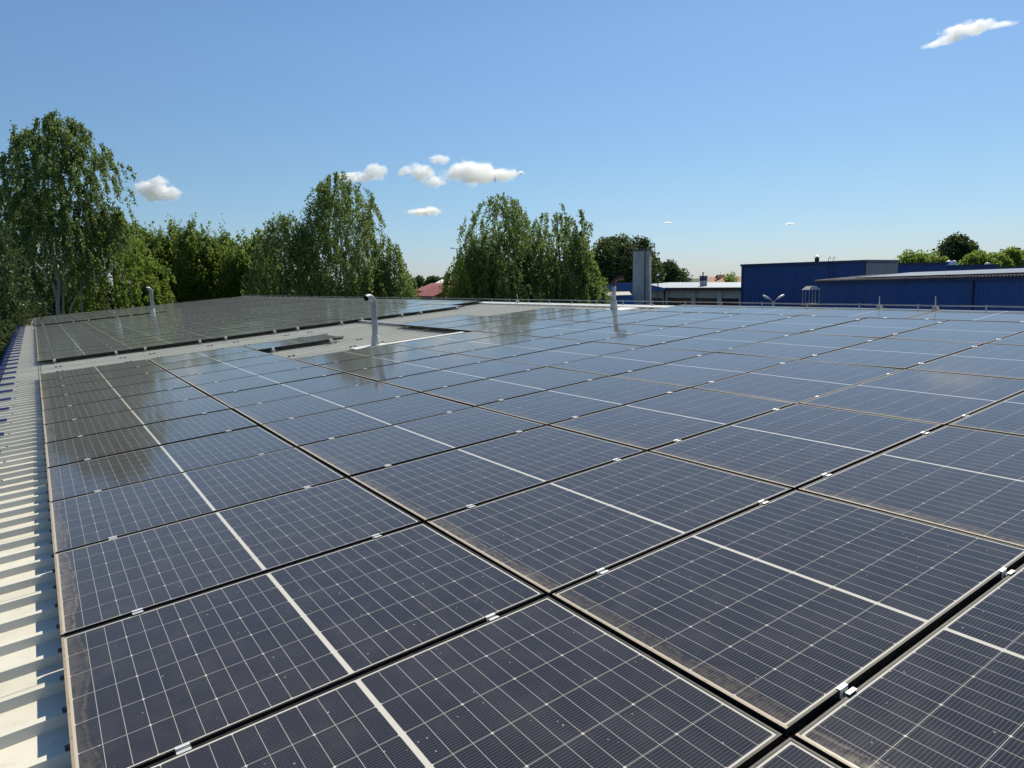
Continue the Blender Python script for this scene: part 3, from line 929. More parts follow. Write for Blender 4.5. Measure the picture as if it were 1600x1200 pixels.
tree('shrub', 'low light green shrub left of the rusty flue', 944, 50, 438, [(0.03, 1.0), (0.5, 1.1), (1.0, 0.3)], 'weeping', 'leaf_hedge', 'bark_brown', 7000, 0.14, 66, cat='shrub', hole=-0.7, limb=6, trunk_r=0.05)
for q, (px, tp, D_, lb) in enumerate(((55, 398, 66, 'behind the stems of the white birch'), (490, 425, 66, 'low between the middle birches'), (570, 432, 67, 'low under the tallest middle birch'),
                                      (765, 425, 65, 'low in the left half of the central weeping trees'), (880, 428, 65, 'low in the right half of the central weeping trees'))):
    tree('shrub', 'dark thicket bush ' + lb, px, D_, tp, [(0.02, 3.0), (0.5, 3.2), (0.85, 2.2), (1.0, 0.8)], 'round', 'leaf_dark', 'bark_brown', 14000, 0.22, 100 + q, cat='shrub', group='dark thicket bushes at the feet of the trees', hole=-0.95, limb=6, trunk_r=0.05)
RP = [(0.12, 3.0), (0.3, 5.0), (0.55, 5.6), (0.78, 4.6), (0.92, 2.8), (1.0, 1.0)]
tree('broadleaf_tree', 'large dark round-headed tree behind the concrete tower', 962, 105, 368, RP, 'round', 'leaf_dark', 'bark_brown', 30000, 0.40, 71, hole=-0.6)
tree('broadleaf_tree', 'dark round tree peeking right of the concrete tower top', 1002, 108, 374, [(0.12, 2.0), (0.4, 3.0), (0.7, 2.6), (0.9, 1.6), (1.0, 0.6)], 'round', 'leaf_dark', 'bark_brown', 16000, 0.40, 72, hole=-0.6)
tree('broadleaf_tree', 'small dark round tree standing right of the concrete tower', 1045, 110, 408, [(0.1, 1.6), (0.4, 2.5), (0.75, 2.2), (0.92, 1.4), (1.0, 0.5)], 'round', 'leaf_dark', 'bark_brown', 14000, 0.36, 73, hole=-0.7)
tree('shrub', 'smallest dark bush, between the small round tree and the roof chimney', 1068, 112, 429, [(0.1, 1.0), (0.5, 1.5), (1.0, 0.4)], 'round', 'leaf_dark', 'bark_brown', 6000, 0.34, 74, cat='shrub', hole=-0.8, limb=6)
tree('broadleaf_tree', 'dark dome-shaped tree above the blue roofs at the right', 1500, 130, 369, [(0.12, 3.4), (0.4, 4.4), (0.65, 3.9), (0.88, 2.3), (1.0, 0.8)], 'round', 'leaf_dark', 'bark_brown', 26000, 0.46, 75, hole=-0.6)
for q, (px, tp, lb) in enumerate(((1428, 399, 'leftmost of the row behind the blue roofs'), (1452, 396, 'just left of the dark dome-shaped tree'), (1530, 397, 'just right of the dark dome-shaped tree'),
                                  (1556, 396, 'second right of the dark dome-shaped tree'), (1581, 393, 'in front of the small dark tower'), (1604, 396, 'cut by the right frame edge'))):
    tree('broadleaf_tree', 'light green rounded tree, ' + lb, px, 116 + q, tp, [(0.1, 2.4), (0.4, 3.0), (0.8, 2.6), (1.0, 1.0)], 'round', 'leaf_fresh', 'bark_brown', 17000, 0.40, 80 + q, group='light green trees behind the blue roofs', hole=-0.9, limb=8)
for q, (px, tp, lb) in enumerate(((652, 432, 'left of three above the red roof'), (676, 433, 'middle of three above the red roof'), (690, 435, 'right of three above the white shed'))):
    tree('broadleaf_tree', 'tiny far dark green tree, ' + lb, px, 210, tp, [(0.1, 2.2), (0.4, 3.0), (0.75, 2.4), (1.0, 0.8)], 'round', 'leaf_dark', 'bark_brown', 7000, 0.6, 90 + q, group='far trees above the red house', hole=-0.7, limb=6)
tree('shrub', 'yellow-green bush below the long tiled roof, left of the big blue warehouse', 1142, 95, 436, [(0.1, 1.4), (0.5, 1.5), (1.0, 0.4)], 'round', 'leaf_fresh', 'bark_brown', 8000, 0.32, 95, cat='shrub', hole=-0.8, limb=6)

# ------------------------------------------------------------------ buildings beyond
def frame_to(p, q, name, label, cat):
    """an empty at ground under p, its x axis towards q, its y axis away from the photographer"""
    d = Vector((q.x - p.x, q.y - p.y, 0))
    return empty(name, (p.x, p.y, G), math.atan2(d.y, d.x), label, cat), d.length


# big blue warehouse
p, q = at(1160, 417, 62), at(1353, 409.5, 54)
zt = (p.z + q.z) / 2 - G
wh, Lw = frame_to(p, q, 'warehouse', 'tall dark blue clad warehouse at the right with a grey end wall', 'warehouse')
dep = 6.0
mb = MB(); mb.box(0, Lw, 0, dep, 0, zt); wo_ = mb.build('wall', make_cladding('blue_cladding_long', (0.003, 0.049, 0.20), (0.007, 0.062, 0.235), 0.30, 0), wh)
mb = MB(); mb.box(Lw + 0.003, Lw + 0.05, 0.02, dep, 0, zt - 0.05); mb.build('end_wall', make_cladding('grey_cladding_end', (0.15, 0.175, 0.21), (0.19, 0.21, 0.24), 0.5, 1), wh)
mb = MB()
mb.box(-0.12, Lw + 0.15, -0.15, dep + 0.1, zt + 0.003, zt + 0.20)
mb.build('roof', M['trim_blue'], wh)
mb = MB(); mb.box(-0.06, 0.10, -0.06, 0.003, 0, zt); mb.box(Lw - 0.1, Lw + 0.06, -0.06, 0.003, 0, zt); mb.build('corner_trim', M['trim_blue'], wh)
fx = (at(1263, 410, 56) - wh.location); s_ = fx.length
vx = Lw * (1263 - 1160) / (1353 - 1160) * 1.12
rv = empty('roof_vent', wh.matrix_basis @ Vector((vx, 0.8, zt + 0.20)), 0, 'small black mushroom vent on the big blue warehouse roof', 'roof vent')
mb = MB(); mb.tube([(0, 0, 0), (0, 0, 0.36)], 0.17, 12); mb.build('pipe', M['dark_steel'], rv)
mb = MB(); lathe(mb, [(0.05, 0.36), (0.05, 0.45), (0.33, 0.44), (0.0, 0.58)], 12); mb.build('hood', M['screw'], rv)
lx_ = Lw * (1290 - 1160) / (1353 - 1160) * 1.09
ld = empty('roof_ladder', wh.matrix_basis @ Vector((lx_, -0.12, 0)), wh.rotation_euler.z, 'thin roof ladder with two hooped handles on the warehouse eave', 'ladder')
mb = MB()
for dx_ in (0.0, 0.36):
    mb.tube([(dx_, -0.08, 3.0), (dx_, -0.08, zt + 0.45), (dx_ - 0.03, 0.05, zt + 0.52), (dx_ - 0.03, 0.28, zt + 0.50), (dx_ - 0.03, 0.32, zt + 0.35)], 0.02, 5)
mb.build('stile', M['dark_steel'], ld)
mb = MB()
for k in range(14): mb.tube([(0, -0.08, 3.1 + k * 0.3), (0.36, -0.08, 3.1 + k * 0.3)], 0.012, 5)
mb.build('rungs', M['dark_steel'], ld)

# low blue hall in front, at the right
p, q = at(1282, 437.5, 50), at(1640, 427.5, 33)
zt = p.z - G
zb = q.z - G
hall, Lh = frame_to(p, q, 'low_hall', 'low blue clad hall cut by the right edge, with panels on its grey roof', 'hall')
hall.rotation_euler.y = -math.atan2(zb - zt, Lh)
bpy.context.view_layer.update()
dep = 9.0
rz_ = zt + 0.26
mb = MB(); mb.prism([(0, 0, 0), (0, dep, 0), (0, dep, zt - 0.05), (0, dep / 2, rz_ - 0.1), (0, 0, zt - 0.05)], (Lh, 0, 0)); mb.build('wall', make_cladding('blue_cladding_hall', (0.004, 0.052, 0.215), (0.008, 0.064, 0.25), 0.30, 0), hall)
# wavy fibre-cement roof
mb = MB()
nw = int(Lh / 0.034)
prof = [(-0.25 + k * 0.034, 0.05 * math.sin(k * math.pi / 3)) for k in range(nw + 16)]
rows = []
for yy, zz in ((-0.28, zt - 0.035), (dep / 2, rz_), (dep + 0.28, zt - 0.035)):
    rows += [(x, yy, zz + dz) for x, dz in prof]
kk = len(prof)
mb.add(rows, [(r_ * kk + i, r_ * kk + i + 1, (r_ + 1) * kk + i + 1, (r_ + 1) * kk + i) for r_ in range(2) for i in range(kk - 1)])
mb.build('roof', worn('fibre_cement', (0.24, 0.225, 0.20), (0.33, 0.31, 0.28), 0.8, 0.0, 1.2), hall)
mb = MB(); mb.box(-0.2, Lh, -0.20, -0.06, zt - 0.24, zt - 0.10); mb.build('gutter', M['trim_blue'], hall)
mb = MB(); mb.tube([(Lh * 0.76, -0.08, 0), (Lh * 0.76, -0.08, zt - 0.24)], 0.07, 8); mb.build('downpipe', M['trim_blue'], hall)
# its solar panels, tiny from here
sl = math.atan2(rz_ - zt + 0.035, dep / 2 + 0.28)
mbp = MB(); mbp.box(-0.52, 0.52, 0.0, 2.0, 0.0, 0.035)
roofpanel = mbp.mesh('panel', worn('far_panel_glass', (0.08, 0.08, 0.085), (0.10, 0.10, 0.10), 0.3, 0.0, 0.4))
npan = int((Lh - 4.4) / 1.06)
for r_ in range(2):
    for k in range(npan):
        x = 4.4 + k * 1.06
        o = bpy.data.objects.new('hall_roof_panel', roofpanel); COL.objects.link(o)
        y0 = 0.0 + r_ * 2.04
        o.matrix_world = hall.matrix_basis @ Matrix.Translation((x, y0, zt + (y0 + 0.28) * math.tan(sl) + 0.05)) @ Matrix.Rotation(sl, 4, 'X')
        tag(o, 'small bright solar panel on the low blue hall, %s from its left, %s row' % (nth(k + 1), ('lower', 'upper')[r_]), 'solar panel', 'solar panels on the low blue hall')
# bent vent on the hall wall
bv = at(1524, 468, 46.5)
vn = empty('wall_vent', bv, hall.rotation_euler.z, 'dark bent vent pipe against the low blue hall wall', 'vent')
mb = MB(); mb.tube([(0.22, 0.0, -1.2), (0.18, 0, -0.35), (0.05, -0.05, 0.05), (-0.08, -0.12, 0.18)], [0.10, 0.11, 0.15, 0.17], 10); mb.build('pipe', M['dark_steel'], vn)

# saw-tooth blue roofs behind the warehouse
def blue_block(px0, px1, y0, y1, D0, D1, name, label, dep=10, c1=None):
    p, q = at(px0, y0, D0), at(px1, y1, D1)
    r, L = frame_to(p, q, name, label, 'hall')
    h = (p.z + q.z) / 2 - G
    mb = MB(); mb.box(0, L, 0, dep, 0, h); mb.build('wall', c1 or M['wall_blue'], r)
    mb = MB(); mb.box(-0.1, L + 0.1, -0.1, dep + 0.1, h + 0.003, h + 0.22); mb.build('roof', M['trim_blue'], r)
    return r, L, h


for (a_, b_, y0, y1, lb) in ((1390, 1480, 413.5, 414.5, 'far blue hall block touching the big warehouse end wall'), (1475, 1560, 416, 417.5, 'far blue hall block with two white roof domes'),
                            (1545, 1640, 419, 420, 'far blue hall block cut by the right frame edge')):
    r_, L_, h_ = blue_block(a_, b_, y0, y1, 76, 75, 'rear_hall', lb)
    r_['group'] = 'row of far blue hall blocks'
    if a_ > 1400:
        for k, (fx_, sz) in enumerate(((0.16, 0.36), (0.26, 0.28)) if a_ < 1500 else ((0.05, 0.30),)):
            dm = empty('roof_dome', r_.matrix_basis @ Vector((L_ * fx_, 1.0, h_ + 0.22)), 0, 'small white dome on a far blue roof, ' + (('larger left of the pair', 'smaller right of the pair')[k] if a_ < 1500 else 'standing alone nearer the right edge'), 'roof dome', 'white domes on the far blue roofs')
            mb = MB(); lathe(mb, [(sz * 1.2, 0), (sz, 0.12), (sz * 0.95, 0.3), (sz * 0.6, 0.46), (0.0, 0.52)], 14); mb.build('dome', M['white_paint'], dm, True)
# small dark tower head above the trees at the right
tb = at(1592, 391, 150)
tw = empty('tower', (tb.x, tb.y, G), 0.3, 'small dark tower top rising above trees at the right edge', 'tower')
hh = tb.z - G
mb = MB(); mb.box(-0.28, 0.28, -0.28, 0.28, 0, hh); mb.build('shaft', M['brick'], tw)
mb = MB(); mb.box(-0.55, 0.55, -0.55, 0.55, hh - 0.55, hh - 0.45); mb.box(-0.33, 0.33, -0.33, 0.33, hh + 0.003, hh + 0.5); mb.build('platform', M['dark_steel'], tw)

# low grey workshop with dark windows, blue gable fascia
p, q = at(953, 450.0, 84), at(1163, 449.0, 66)
zt = (p.z + q.z) / 2 - G
ws, Ls = frame_to(p, q, 'workshop', 'long low grey workshop with dark window bays and pale roof behind the ridge', 'workshop')
dep = 18
rz_ = zt + 2.2
mb = MB(); mb.box(0, Ls, 0, dep, 0, zt - 0.25); mb.build('wall', M['plaster'], ws)


def along(px):                                              # distance along the workshop front of a photo column
    d = ray(px, 450); o_ = CAM
    a = Vector((p.x, p.y)); b = Vector((q.x, q.y)) - a
    # solve o + t d = a + s b in plan
    det = d.x * -b.y + d.y * b.x
    rx, ry = a.x - o_.x, a.y - o_.y
    s = (d.x * ry - d.y * rx) / det
    return s * Ls


# roof: low hip seen over the eave
mb = MB()
x1_, x2_ = along(1000), along(1075)
mb.add([(-0.3, -0.5, zt), (Ls + 0.3, -0.5, zt), (Ls + 0.3, dep + 0.5, zt), (-0.3, dep + 0.5, zt), (x1_ - 3, 7, zt + 0.50), (Ls - 1.0, 9, zt + 0.06), (x2_, 8, zt + 0.40)],
       [(0, 1, 5, 6, 4), (1, 2, 5), (2, 3, 4, 6, 5), (3, 0, 4)])
mb.build('roof', M['pale_roof'], ws)
mb = MB(); mb.box(-0.3, Ls + 0.3, -0.62, -0.503, zt - 0.28, zt + 0.02); mb.build('fascia', M['dark_steel'], ws)
xg0, xg1, xg2 = along(948), along(985), along(1047)
mb = MB()
mb.prism([(xg0, -0.80, zt - 0.28), (xg2, -0.80, zt - 0.28), (xg2, -0.80, zt + 0.0), (xg1 + 3.0, -0.80, zt + 0.55), (xg1 - 2, -0.80, zt + 0.60), (xg0, -0.80, zt + 0.35)], (0, 0.17, 0))
mb.build('gable_fascia', M['blue_mid'], ws)
for k, (a_, b_) in enumerate(((1058, 1083), (1087.5, 1124.5), (1128, 1158))):
    x0, x1 = along(a_ if k else 1044.5), along(b_)
    f = MB(); f.box(x0, x1, -0.05, -0.003, zt - 3.4, zt - 1.05); win = f.build('window', M['dark_glass'], ws)
    f = MB()
    nm_ = 3
    for j in range(1, nm_): xx = x0 + (x1 - x0) * j / nm_; f.box(xx - 0.04, xx + 0.04, -0.075, -0.053, zt - 3.4, zt - 1.05)
    f.build('mullion', M['dark_steel'], win)
for a_ in (1042, 1085.2, 1126.2, 1160.5):
    x0 = along(a_)
    mb = MB(); mb.box(x0 - 0.28, x0 + 0.28, -0.16, -0.006, 0, zt - 0.3); mb.build('pilaster', M['plaster'], ws)
mb = MB(); x0, x1 = along(1014), along(1035); mb.box(x0, x1, -0.06, -0.003, 0, zt - 1.1); mb.build('door', M['brown_door'], ws)
mb = MB(); x0 = along(1041); mb.tube([(x0, -0.25, 0), (x0, -0.25, zt - 0.3)], 0.08, 8); mb.build('downpipe', M['dark_steel'], ws)
xc = along(1081)
ch = empty('roof_chimney', ws.matrix_basis @ Vector((xc, 1.6, zt + 0.05)), ws.rotation_euler.z, 'square grey chimney with a dark cap on the pale workshop roof', 'chimney')
mb = MB(); mb.box(-0.26, 0.26, -0.26, 0.26, 0, 0.62); mb.build('stack', M['plaster'], ch)
mb = MB(); mb.box(-0.27, 0.27, -0.27, 0.27, 0.623, 1.02); mb.box(-0.32, 0.32, -0.32, 0.32, 1.023, 1.12); mb.build('cap', M['trim_blue'], ch)

# concrete tower with a ladder
tt = at(1003.5, 389.5, 62)
ht = tt.z - G
ct = empty('concrete_tower', (tt.x, tt.y, G), math.atan2(RW[0][1], RW[0][0]) + R(-17), 'weathered grey concrete tower rising beside the low workshop', 'tower')
mb = MB()
w0, w1 = 0.80, 0.70
mb.add([(-w0, -w0, 0), (w0, -w0, 0), (w0, w0, 0), (-w0, w0, 0), (-w1, -w1, ht - 0.18), (w1, -w1, ht - 0.18), (w1, w1, ht - 0.18), (-w1, w1, ht - 0.18)],
       [(3, 2, 1, 0), (0, 1, 5, 4), (1, 2, 6, 5), (2, 3, 7, 6), (3, 0, 4, 7), (4, 5, 6, 7)])
mb.build('shaft', M['concrete'], ct)
mb = MB(); mb.box(-w1 - 0.04, w1 + 0.06, -w1 - 0.04, w1 + 0.04, ht - 0.177, ht); mb.build('cap_slab', M['concrete_dark'], ct)
mb = MB()
for x in (0.44, 0.80):
    mb.tube([(x, -w0 - 0.14, 1), (x - 0.02, -w1 - 0.14, ht + 0.75), (x - 0.05, -w1 - 0.02, ht + 0.86), (x - 0.1, -w1 + 0.22, ht + 0.80)], 0.018, 5)
for k in range(30): mb.tube([(0.44, -w0 - 0.13, 1.2 + k * 0.3), (0.80, -w0 - 0.13, 1.2 + k * 0.3)], 0.009, 5)
mb.build('ladder', M['dark_steel'], ct)
mb = MB()
mb.tube([(0.75, -w1 - 0.1, ht + 0.45), (1.15, -w1 - 0.1, ht + 0.45), (1.15, -w1 - 0.1, ht - 0.7)], 0.03, 5)
mb.tube([(0.75, -w1 - 0.1, ht - 0.30), (1.15, -w1 - 0.1, ht - 0.30)], 0.03, 5)
mb.build('rail', M['dark_steel'], ct)
mb = MB(); mb.tube([(0.32, -w0 - 0.03, 0.5), (0.30, -w1 - 0.05, ht - 0.2)], 0.03, 6); mb.build('cable', M['dark_steel'], ct)
# blue barrel-roofed booth left of the tower
p = at(966, 457, 57); q = at(991, 457.5, 57.3)
bo, Lb = frame_to(p, q, 'booth', 'blue booth with a curved top and white awning left of the concrete tower', 'booth')
hb = p.z - G
mb = MB()
pf = [(-1.2, 0), (Lb, 0)] + [(Lb - 0.55 + 0.55 * math.cos(R(a)), hb - 0.75 + 0.75 * math.sin(R(a))) for a in range(0, 91, 15)] + [(-1.2, hb)]
mb.prism([(x, 0, z) for x, z in pf], (0, 1.6, 0)); mb.build('body', M['blue_mid'], bo)
mb = MB(); mb.prism([(-1.2, -0.02, hb - 0.14), (-1.2, -0.55, hb - 0.24), (-1.2, -0.55, hb - 0.20), (-1.2, -0.02, hb + 0.06)], (Lb + 0.75, 0, 0)); mb.build('awning', M['canopy'], bo)
# lamp and little post by the door of the workshop
lp = at(1028, 431, 63)
ps = empty('yard_post', (lp.x, lp.y, G), 0, 'thin dark yard post with a tiny white head right of the concrete tower', 'post')
hh = lp.z - G
mb = MB(); mb.tube([(0, 0, 0), (0, 0, hh)], 0.045, 6); mb.build('pole', M['dark_steel'], ps)
mb = MB(); lathe(mb, [(0.02, hh), (0.12, hh + 0.02), (0.12, hh + 0.1), (0.0, hh + 0.14)], 10); mb.build('head', M['white_paint'], ps)

# far building with long tiled roof
p, q = at(1084, 446, 165), at(1158, 443, 150)
tr, Lt = frame_to(p, q, 'tiled_house', 'long far house with orange tiled roof between chimney and blue warehouse', 'house')
hw = p.z - G
mb = MB(); mb.box(0, Lt, 0, 10, 0, hw); mb.build('wall', M['plaster'], tr)
mb = MB(); mb.prism([(-0.4, -0.6, hw), (-0.4, 5, hw + 1.9), (-0.4, 10.6, hw)], (Lt + 0.8, 0, 0)); mb.build('roof', M['tile_orange'], tr)
mb = MB()
for x in (Lt * 0.28, Lt * 0.97):
    mb.prism([(x - 0.7, 2.9, hw + 1.5), (x + 0.7, 2.9, hw + 1.5), (x, 2.9, hw + 2.35)], (0, 2.2, 0))
    mb.tube([(x, 4, hw + 2.3), (x, 4, hw + 3.1)], 0.03, 5)
mb.build('dormer', M['tile_red'], tr)
# utility pole
up = at(1098.5, 425, 120)
ul = empty('utility_pole', (up.x, up.y, G), 0.2, 'thin dark utility pole in front of the long tiled roof', 'utility pole')
hh = up.z - G
mb = MB(); mb.tube([(0, 0, 0), (0, 0, hh)], [0.16, 0.10], 8); mb.build('pole', M['dark_steel'], ul)
mb = MB(); mb.tube([(0, 0, hh - 0.15), (0.5, -0.15, hh - 0.02)], 0.04, 5); mb.build('arm', M['dark_steel'], ul)

# red house and white shed between the tree groups
p, q = at(651, 461, 88), at(680, 461, 84)
rh, Lr = frame_to(p, q, 'red_house', 'dark red house with a red tiled gable roof between the tree groups', 'house')
hw = p.z - G
q2 = at(697, 461, 90)
Lg = (Vector((q2.x - q.x, q2.y - q.y, 0))).length
mb = MB()
mb.prism([(0, 0, 0), (0, 5.2, 0), (0, 5.2, hw), (0, 2.6, hw + 1.0), (0, 0, hw)], (Lr, 0, 0)); mb.build('wall', M['brick'], rh)
mb = MB()
mb.add([(-0.3, -0.4, hw - 0.1), (Lr + 0.35, -0.4, hw - 0.1), (Lr + 0.35, 2.6, hw + 1.12), (-0.3, 2.6, hw + 1.12), (-0.3, 5.6, hw - 0.1), (Lr + 0.35, 5.6, hw - 0.1),
        (-0.3, -0.4, hw - 0.22), (Lr + 0.35, -0.4, hw - 0.22), (Lr + 0.35, 2.6, hw + 1.0), (-0.3, 2.6, hw + 1.0), (-0.3, 5.6, hw - 0.22), (Lr + 0.35, 5.6, hw - 0.22)],
       [(0, 1, 2, 3), (3, 2, 5, 4), (7, 6, 9, 8), (8, 9, 10, 11), (0, 6, 7, 1), (4, 5, 11, 10), (1, 7, 8, 2), (2, 8, 11, 5), (0, 3, 9, 6), (3, 4, 10, 9)])
mb.build('roof', M['tile_red'], rh)
mb = MB(); mb.box(Lr + 0.003, Lr + 0.05, 2.0, 2.7, hw - 0.35, hw + 0.15); mb.build('window', M['white_paint'], rh)
p, q = at(652, 454.5, 100), at(676, 454.5, 98)
rh2, L2 = frame_to(p, q, 'barn', 'long red roofed barn directly behind the dark red house', 'barn')
hw = p.z - G
mb = MB(); mb.box(0, L2, 0, 6, 0, hw); mb.build('wall', M['brick'], rh2)
mb = MB(); mb.prism([(-0.4, -0.5, hw), (-0.4, 3.2, hw + 1.05), (-0.4, 6.5, hw)], (L2 + 0.9, 0, 0)); mb.build('roof', M['tile_red'], rh2)
p, q = at(678, 444, 150), at(702, 444, 150)
sh, L3 = frame_to(p, q, 'white_shed', 'pale far shed with low white gable roof behind the red house', 'shed')
hw = p.z - G
mb = MB(); mb.box(0, L3, 0, 8, 0, hw); mb.build('wall', M['plaster'], sh)
mb = MB(); mb.add([(-0.2, -0.3, hw), (L3 + 0.2, -0.3, hw), (L3 + 0.2, 8, hw + 1.3), (1.5, 8, hw + 1.3), (-0.2, -0.3, hw - 0.15), (L3 + 0.2, -0.3, hw - 0.15), (L3 + 0.2, 8, hw + 1.15), (1.5, 8, hw + 1.15)],
                  [(0, 1, 2, 3), (7, 6, 5, 4), (0, 4, 5, 1), (1, 5, 6, 2), (2, 6, 7, 3), (3, 7, 4, 0)]); mb.build('roof', M['white_wall'], sh)
# brick house glimpsed through the spiky tree row
p, q = at(222, 418, 80), at(415, 414, 82)
bh, L4 = frame_to(p, q, 'brick_house', 'pale brick house glimpsed through the left row of spiky trees', 'house')
hw = p.z - G
mb = MB(); mb.box(0, L4, 0, 8, 0, hw); mb.build('wall', M['brick_pale'], bh)
mb = MB(); mb.prism([(-0.4, -0.5, hw), (-0.4, 4, hw + 1.2), (-0.4, 8.5, hw)], (L4 + 0.8, 0, 0)); mb.build('roof', M['tile_red'], bh)

# street lamps
def lamp(px, py, D, span, label, rot, droop=0.25):
    lp = at(px, py, D)
    r = empty('street_lamp', (lp.x, lp.y, G), rot, label, 'street lamp')
    h = lp.z - G
    mb = MB(); mb.tube([(0, 0, 0), (0, 0, h - 0.05)], [0.12, 0.08], 8); mb.build('pole', M['zinc'] if droop > 0.2 else M['dark_steel'], r)
    for sgn in (-1, 1):
        mb = MB(); mb.tube([(0, 0, h - 0.08), (sgn * span * 0.35, 0, h + droop * 0.4)], 0.035, 6); mb.build('arm', M['zinc'], r)
        mb = MB()
        a, b = Vector((sgn * span * 0.30, 0, h + droop * 0.35)), Vector((sgn * span, 0, h + droop))
        mb.tube([a, a.lerp(b, 0.3), a.lerp(b, 0.75), b], [0.035, 0.065, 0.07, 0.03], 8)
        mb.build('lamp_head', M['alu'] if droop > 0.2 else M['dark_steel'], r, True)
    return r


lamp(714, 388, 100, 0.95, 'tall twin-headed street lamp rising left of the central weeping trees', math.atan2(RW[0][1], RW[0][0]), 0.05)
lamp(1208.5, 470.5, 40, 0.72, 'twin-headed street lamp, heads like raised wings, before the big blue warehouse', math.atan2(RW[0][1], RW[0][0]) + 0.3, 0.34)
# roofed lookout cage at the corner of the low hall
cb = at(1267.5, 452, 46)
cg = empty('roof_hatch', (cb.x, cb.y, G), hall.rotation_euler.z, 'small roofed cage on a brown shaft beside the low blue hall', 'hatch')
hh = cb.z - G
mb = MB(); mb.add([(-0.42, -0.42, hh - 0.02), (0.42, -0.42, hh - 0.02), (0.42, 0.42, hh - 0.02), (-0.42, 0.42, hh - 0.02), (-0.27, -0.2, hh + 0.20), (0.27, -0.2, hh + 0.20), (0.27, 0.2, hh + 0.20), (-0.27, 0.2, hh + 0.20)],
                  [(3, 2, 1, 0), (0, 1, 5, 4), (1, 2, 6, 5), (2, 3, 7, 6), (3, 0, 4, 7), (4, 5, 6, 7)]); mb.build('roof', M['canopy'], cg)
mb = MB()
for x in (-0.36, -0.05, 0.36):
    for y in (-0.36, 0.36): mb.tube([(x, y, hh - 0.95), (x, y, hh - 0.02)], 0.02, 5)
mb.build('frame', M['zinc'], cg)
mb = MB(); mb.box(-0.42, 0.42, -0.42, 0.42, hh - 1.03, hh - 0.94); mb.build('deck', M['canopy'], cg)
mb = MB(); mb.box(-0.36, 0.36, -0.36, 0.36, 0, hh - 1.033); mb.build('shaft', M['brown_door'], cg)

# bird
bp_ = at(773, 281, 45)
mb = MB()
mb.tube([(0, -0.13, 0.0), (0, -0.10, 0.0), (0, -0.02, 0.0), (0, 0.07, 0), (0, 0.17, 0.0)], [0.006, 0.022, 0.03, 0.018, 0.004], 8)
bird = mb.build('bird', M['feather'])
mb = MB()
for s_ in (-1, 1):
    mb.add([(s_ * 0.02, -0.06, 0.005), (s_ * 0.12, -0.09, 0.05), (s_ * 0.24, 0.04, 0.03), (s_ * 0.11, -0.01, 0.045), (s_ * 0.02, 0.05, 0.0)], [(0, 1, 3, 4), (1, 2, 3)])
w_ = mb.build('wings', M['feather'], bird)
bird.location = bp_
bird.rotation_euler = (R(35), R(78), R(20))
tag(bird, 'tiny dark bird flying in front of the largest cloud', 'bird')

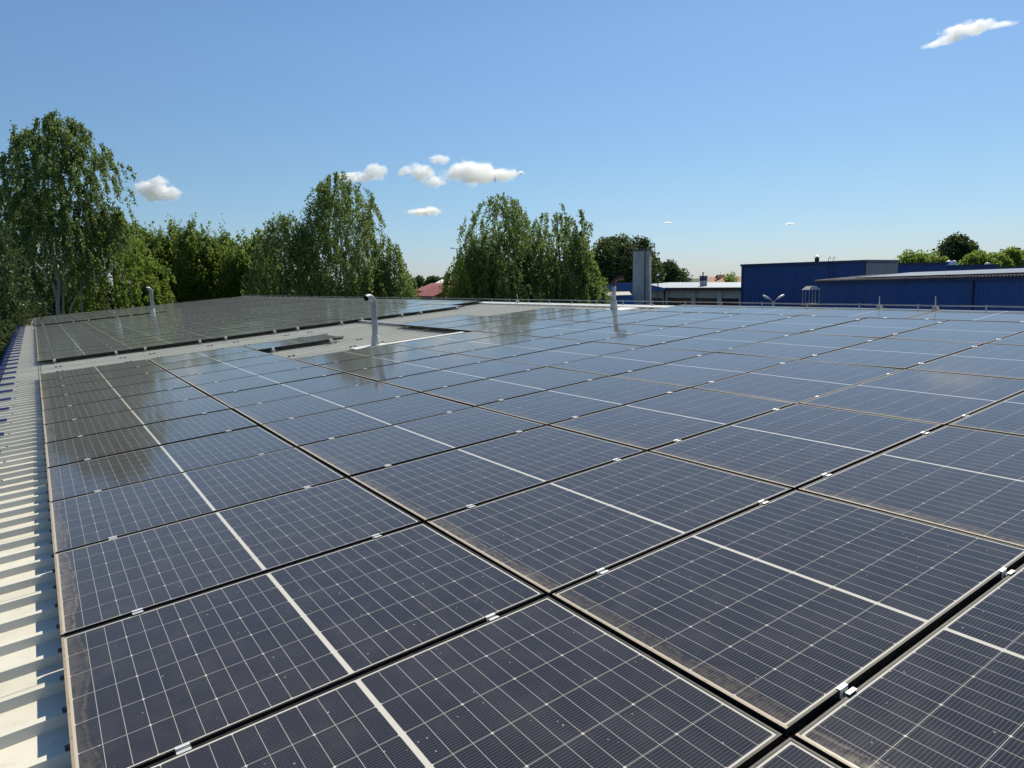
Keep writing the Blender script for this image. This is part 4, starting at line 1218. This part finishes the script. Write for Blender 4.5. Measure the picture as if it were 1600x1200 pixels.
# ------------------------------------------------------------------ clouds: small fair-weather puffs far away
def cloud(px, py, wpx, hpx, blobs, label, seed, D=1400):
    """blobs: ellipsoids (x, z, rx, rz) in units of half the cloud width; the vapour thins out at their noisy rims"""
    c = at(px, py, D)
    sc = 1.12 * wpx / 2 / F_PX * (c - CAM).length
    o = MB()
    xs = [b[0] - b[2] for b in blobs] + [b[0] + b[2] for b in blobs]
    zs = [b[1] - b[3] for b in blobs] + [b[1] + b[3] for b in blobs]
    o.box(min(xs) - 0.15, max(xs) + 0.15, -0.6, 0.6, min(zs) - 0.12, max(zs) + 0.15)
    t = NT('cloud_vapour')
    tc = t.obj()
    va = t.n('VectorMath', operation='ADD'); t.t.links.new(tc, va.inputs[0]); va.inputs[1].default_value = (seed * 7.3, seed * 3.1, seed * 5.7)
    nz = t.noise(va.outputs[0], 3.2, 5.0, 0.6)
    f = None
    for (bx_, bz_, rx_, rz_) in blobs:
        mp = t.n('Mapping'); mp.vector_type = 'POINT'
        mp.inputs['Location'].default_value = (-bx_ / rx_, 0, -bz_ / rz_)
        mp.inputs['Scale'].default_value = (1 / rx_, 1 / (0.55 * max(rx_, rz_)), 1 / rz_)
        t.t.links.new(tc, mp.inputs[0])
        ln = t.n('VectorMath', operation='LENGTH'); t.t.links.new(mp.outputs[0], ln.inputs[0])
        d = t.math('SUBTRACT', 1.0, ln.outputs['Value'])
        f = d if f is None else t.math('MAXIMUM', f, d)
    v = t.math('ADD', f, t.math('MULTIPLY', t.math('SUBTRACT', nz, 0.52), 1.9))
    den = t.math('MULTIPLY', t.step(v, 0.02, 0.42), 7.0 / sc)
    pv = t.n('VolumePrincipled')
    pv.inputs['Color'].default_value = (1.0, 1.0, 1.0, 1)
    pv.inputs['Anisotropy'].default_value = 0.35
    t.t.links.new(den, pv.inputs['Density'])
    t.t.links.new(pv.outputs[0], t.out.inputs[1])
    ob = o.build('cloud', t.m)
    ob.location = c
    ob.scale = (sc, sc, sc)
    d = c - CAM
    ob.rotation_euler = (0, 0, math.atan2(-d.x, d.y))
    tag(ob, label, 'cloud', 'small white fair-weather clouds')
    return ob


cloud(246, 299, 55, 35, [(-0.1, 0.0, 0.8, 0.5), (-0.55, 0.1, 0.4, 0.4), (0.1, 0.3, 0.45, 0.4), (0.5, -0.1, 0.5, 0.35)], 'compact rounded cloud right of the tall left birch', 1)
cloud(567, 272, 74, 28, [(-0.5, -0.12, 0.55, 0.2), (0.45, 0.05, 0.5, 0.32), (0.1, -0.1, 0.5, 0.2)], 'thin two-humped cloud touching the tallest middle birch top', 2)
cloud(666, 270, 76, 46, [(-0.2, 0.0, 0.55, 0.32), (0.25, -0.3, 0.4, 0.25), (0.5, 0.45, 0.4, 0.2), (-0.7, 0.05, 0.28, 0.2)], 'ragged wispy cloud left of the largest cloud', 3)
cloud(749, 271, 104, 36, [(-0.15, 0.0, 0.8, 0.32), (0.45, -0.04, 0.6, 0.2), (-0.3, 0.12, 0.45, 0.24)], 'largest flat-bottomed cloud, with the bird before it', 4)
cloud(661, 330, 56, 16, [(0.0, -0.03, 0.9, 0.2), (0.45, 0.06, 0.45, 0.18)], 'small flat cloud below the ragged wispy cloud', 5)
cloud(1512, 49, 94, 22, [(0.05, 0.05, 0.6, 0.16), (-0.55, -0.16, 0.4, 0.08), (-0.28, -0.08, 0.34, 0.12), (0.6, 0.02, 0.35, 0.08)], 'lone cloud high in the top right corner', 6)
cloud(814, 270.5, 10, 8, [(0.0, 0.0, 0.9, 0.6)], 'tiniest cloud shred right of the largest cloud', 7)
for q, (px_, py_, w_, lb) in enumerate(((1043, 348, 14, 'tiny faint cloud shred above the concrete tower'), (1234, 350, 16, 'tiny faint cloud shred above the big blue warehouse'))):
    cloud(px_, py_, w_, 5, [(0.0, 0.0, 0.85, 0.22)], lb, 8 + q)
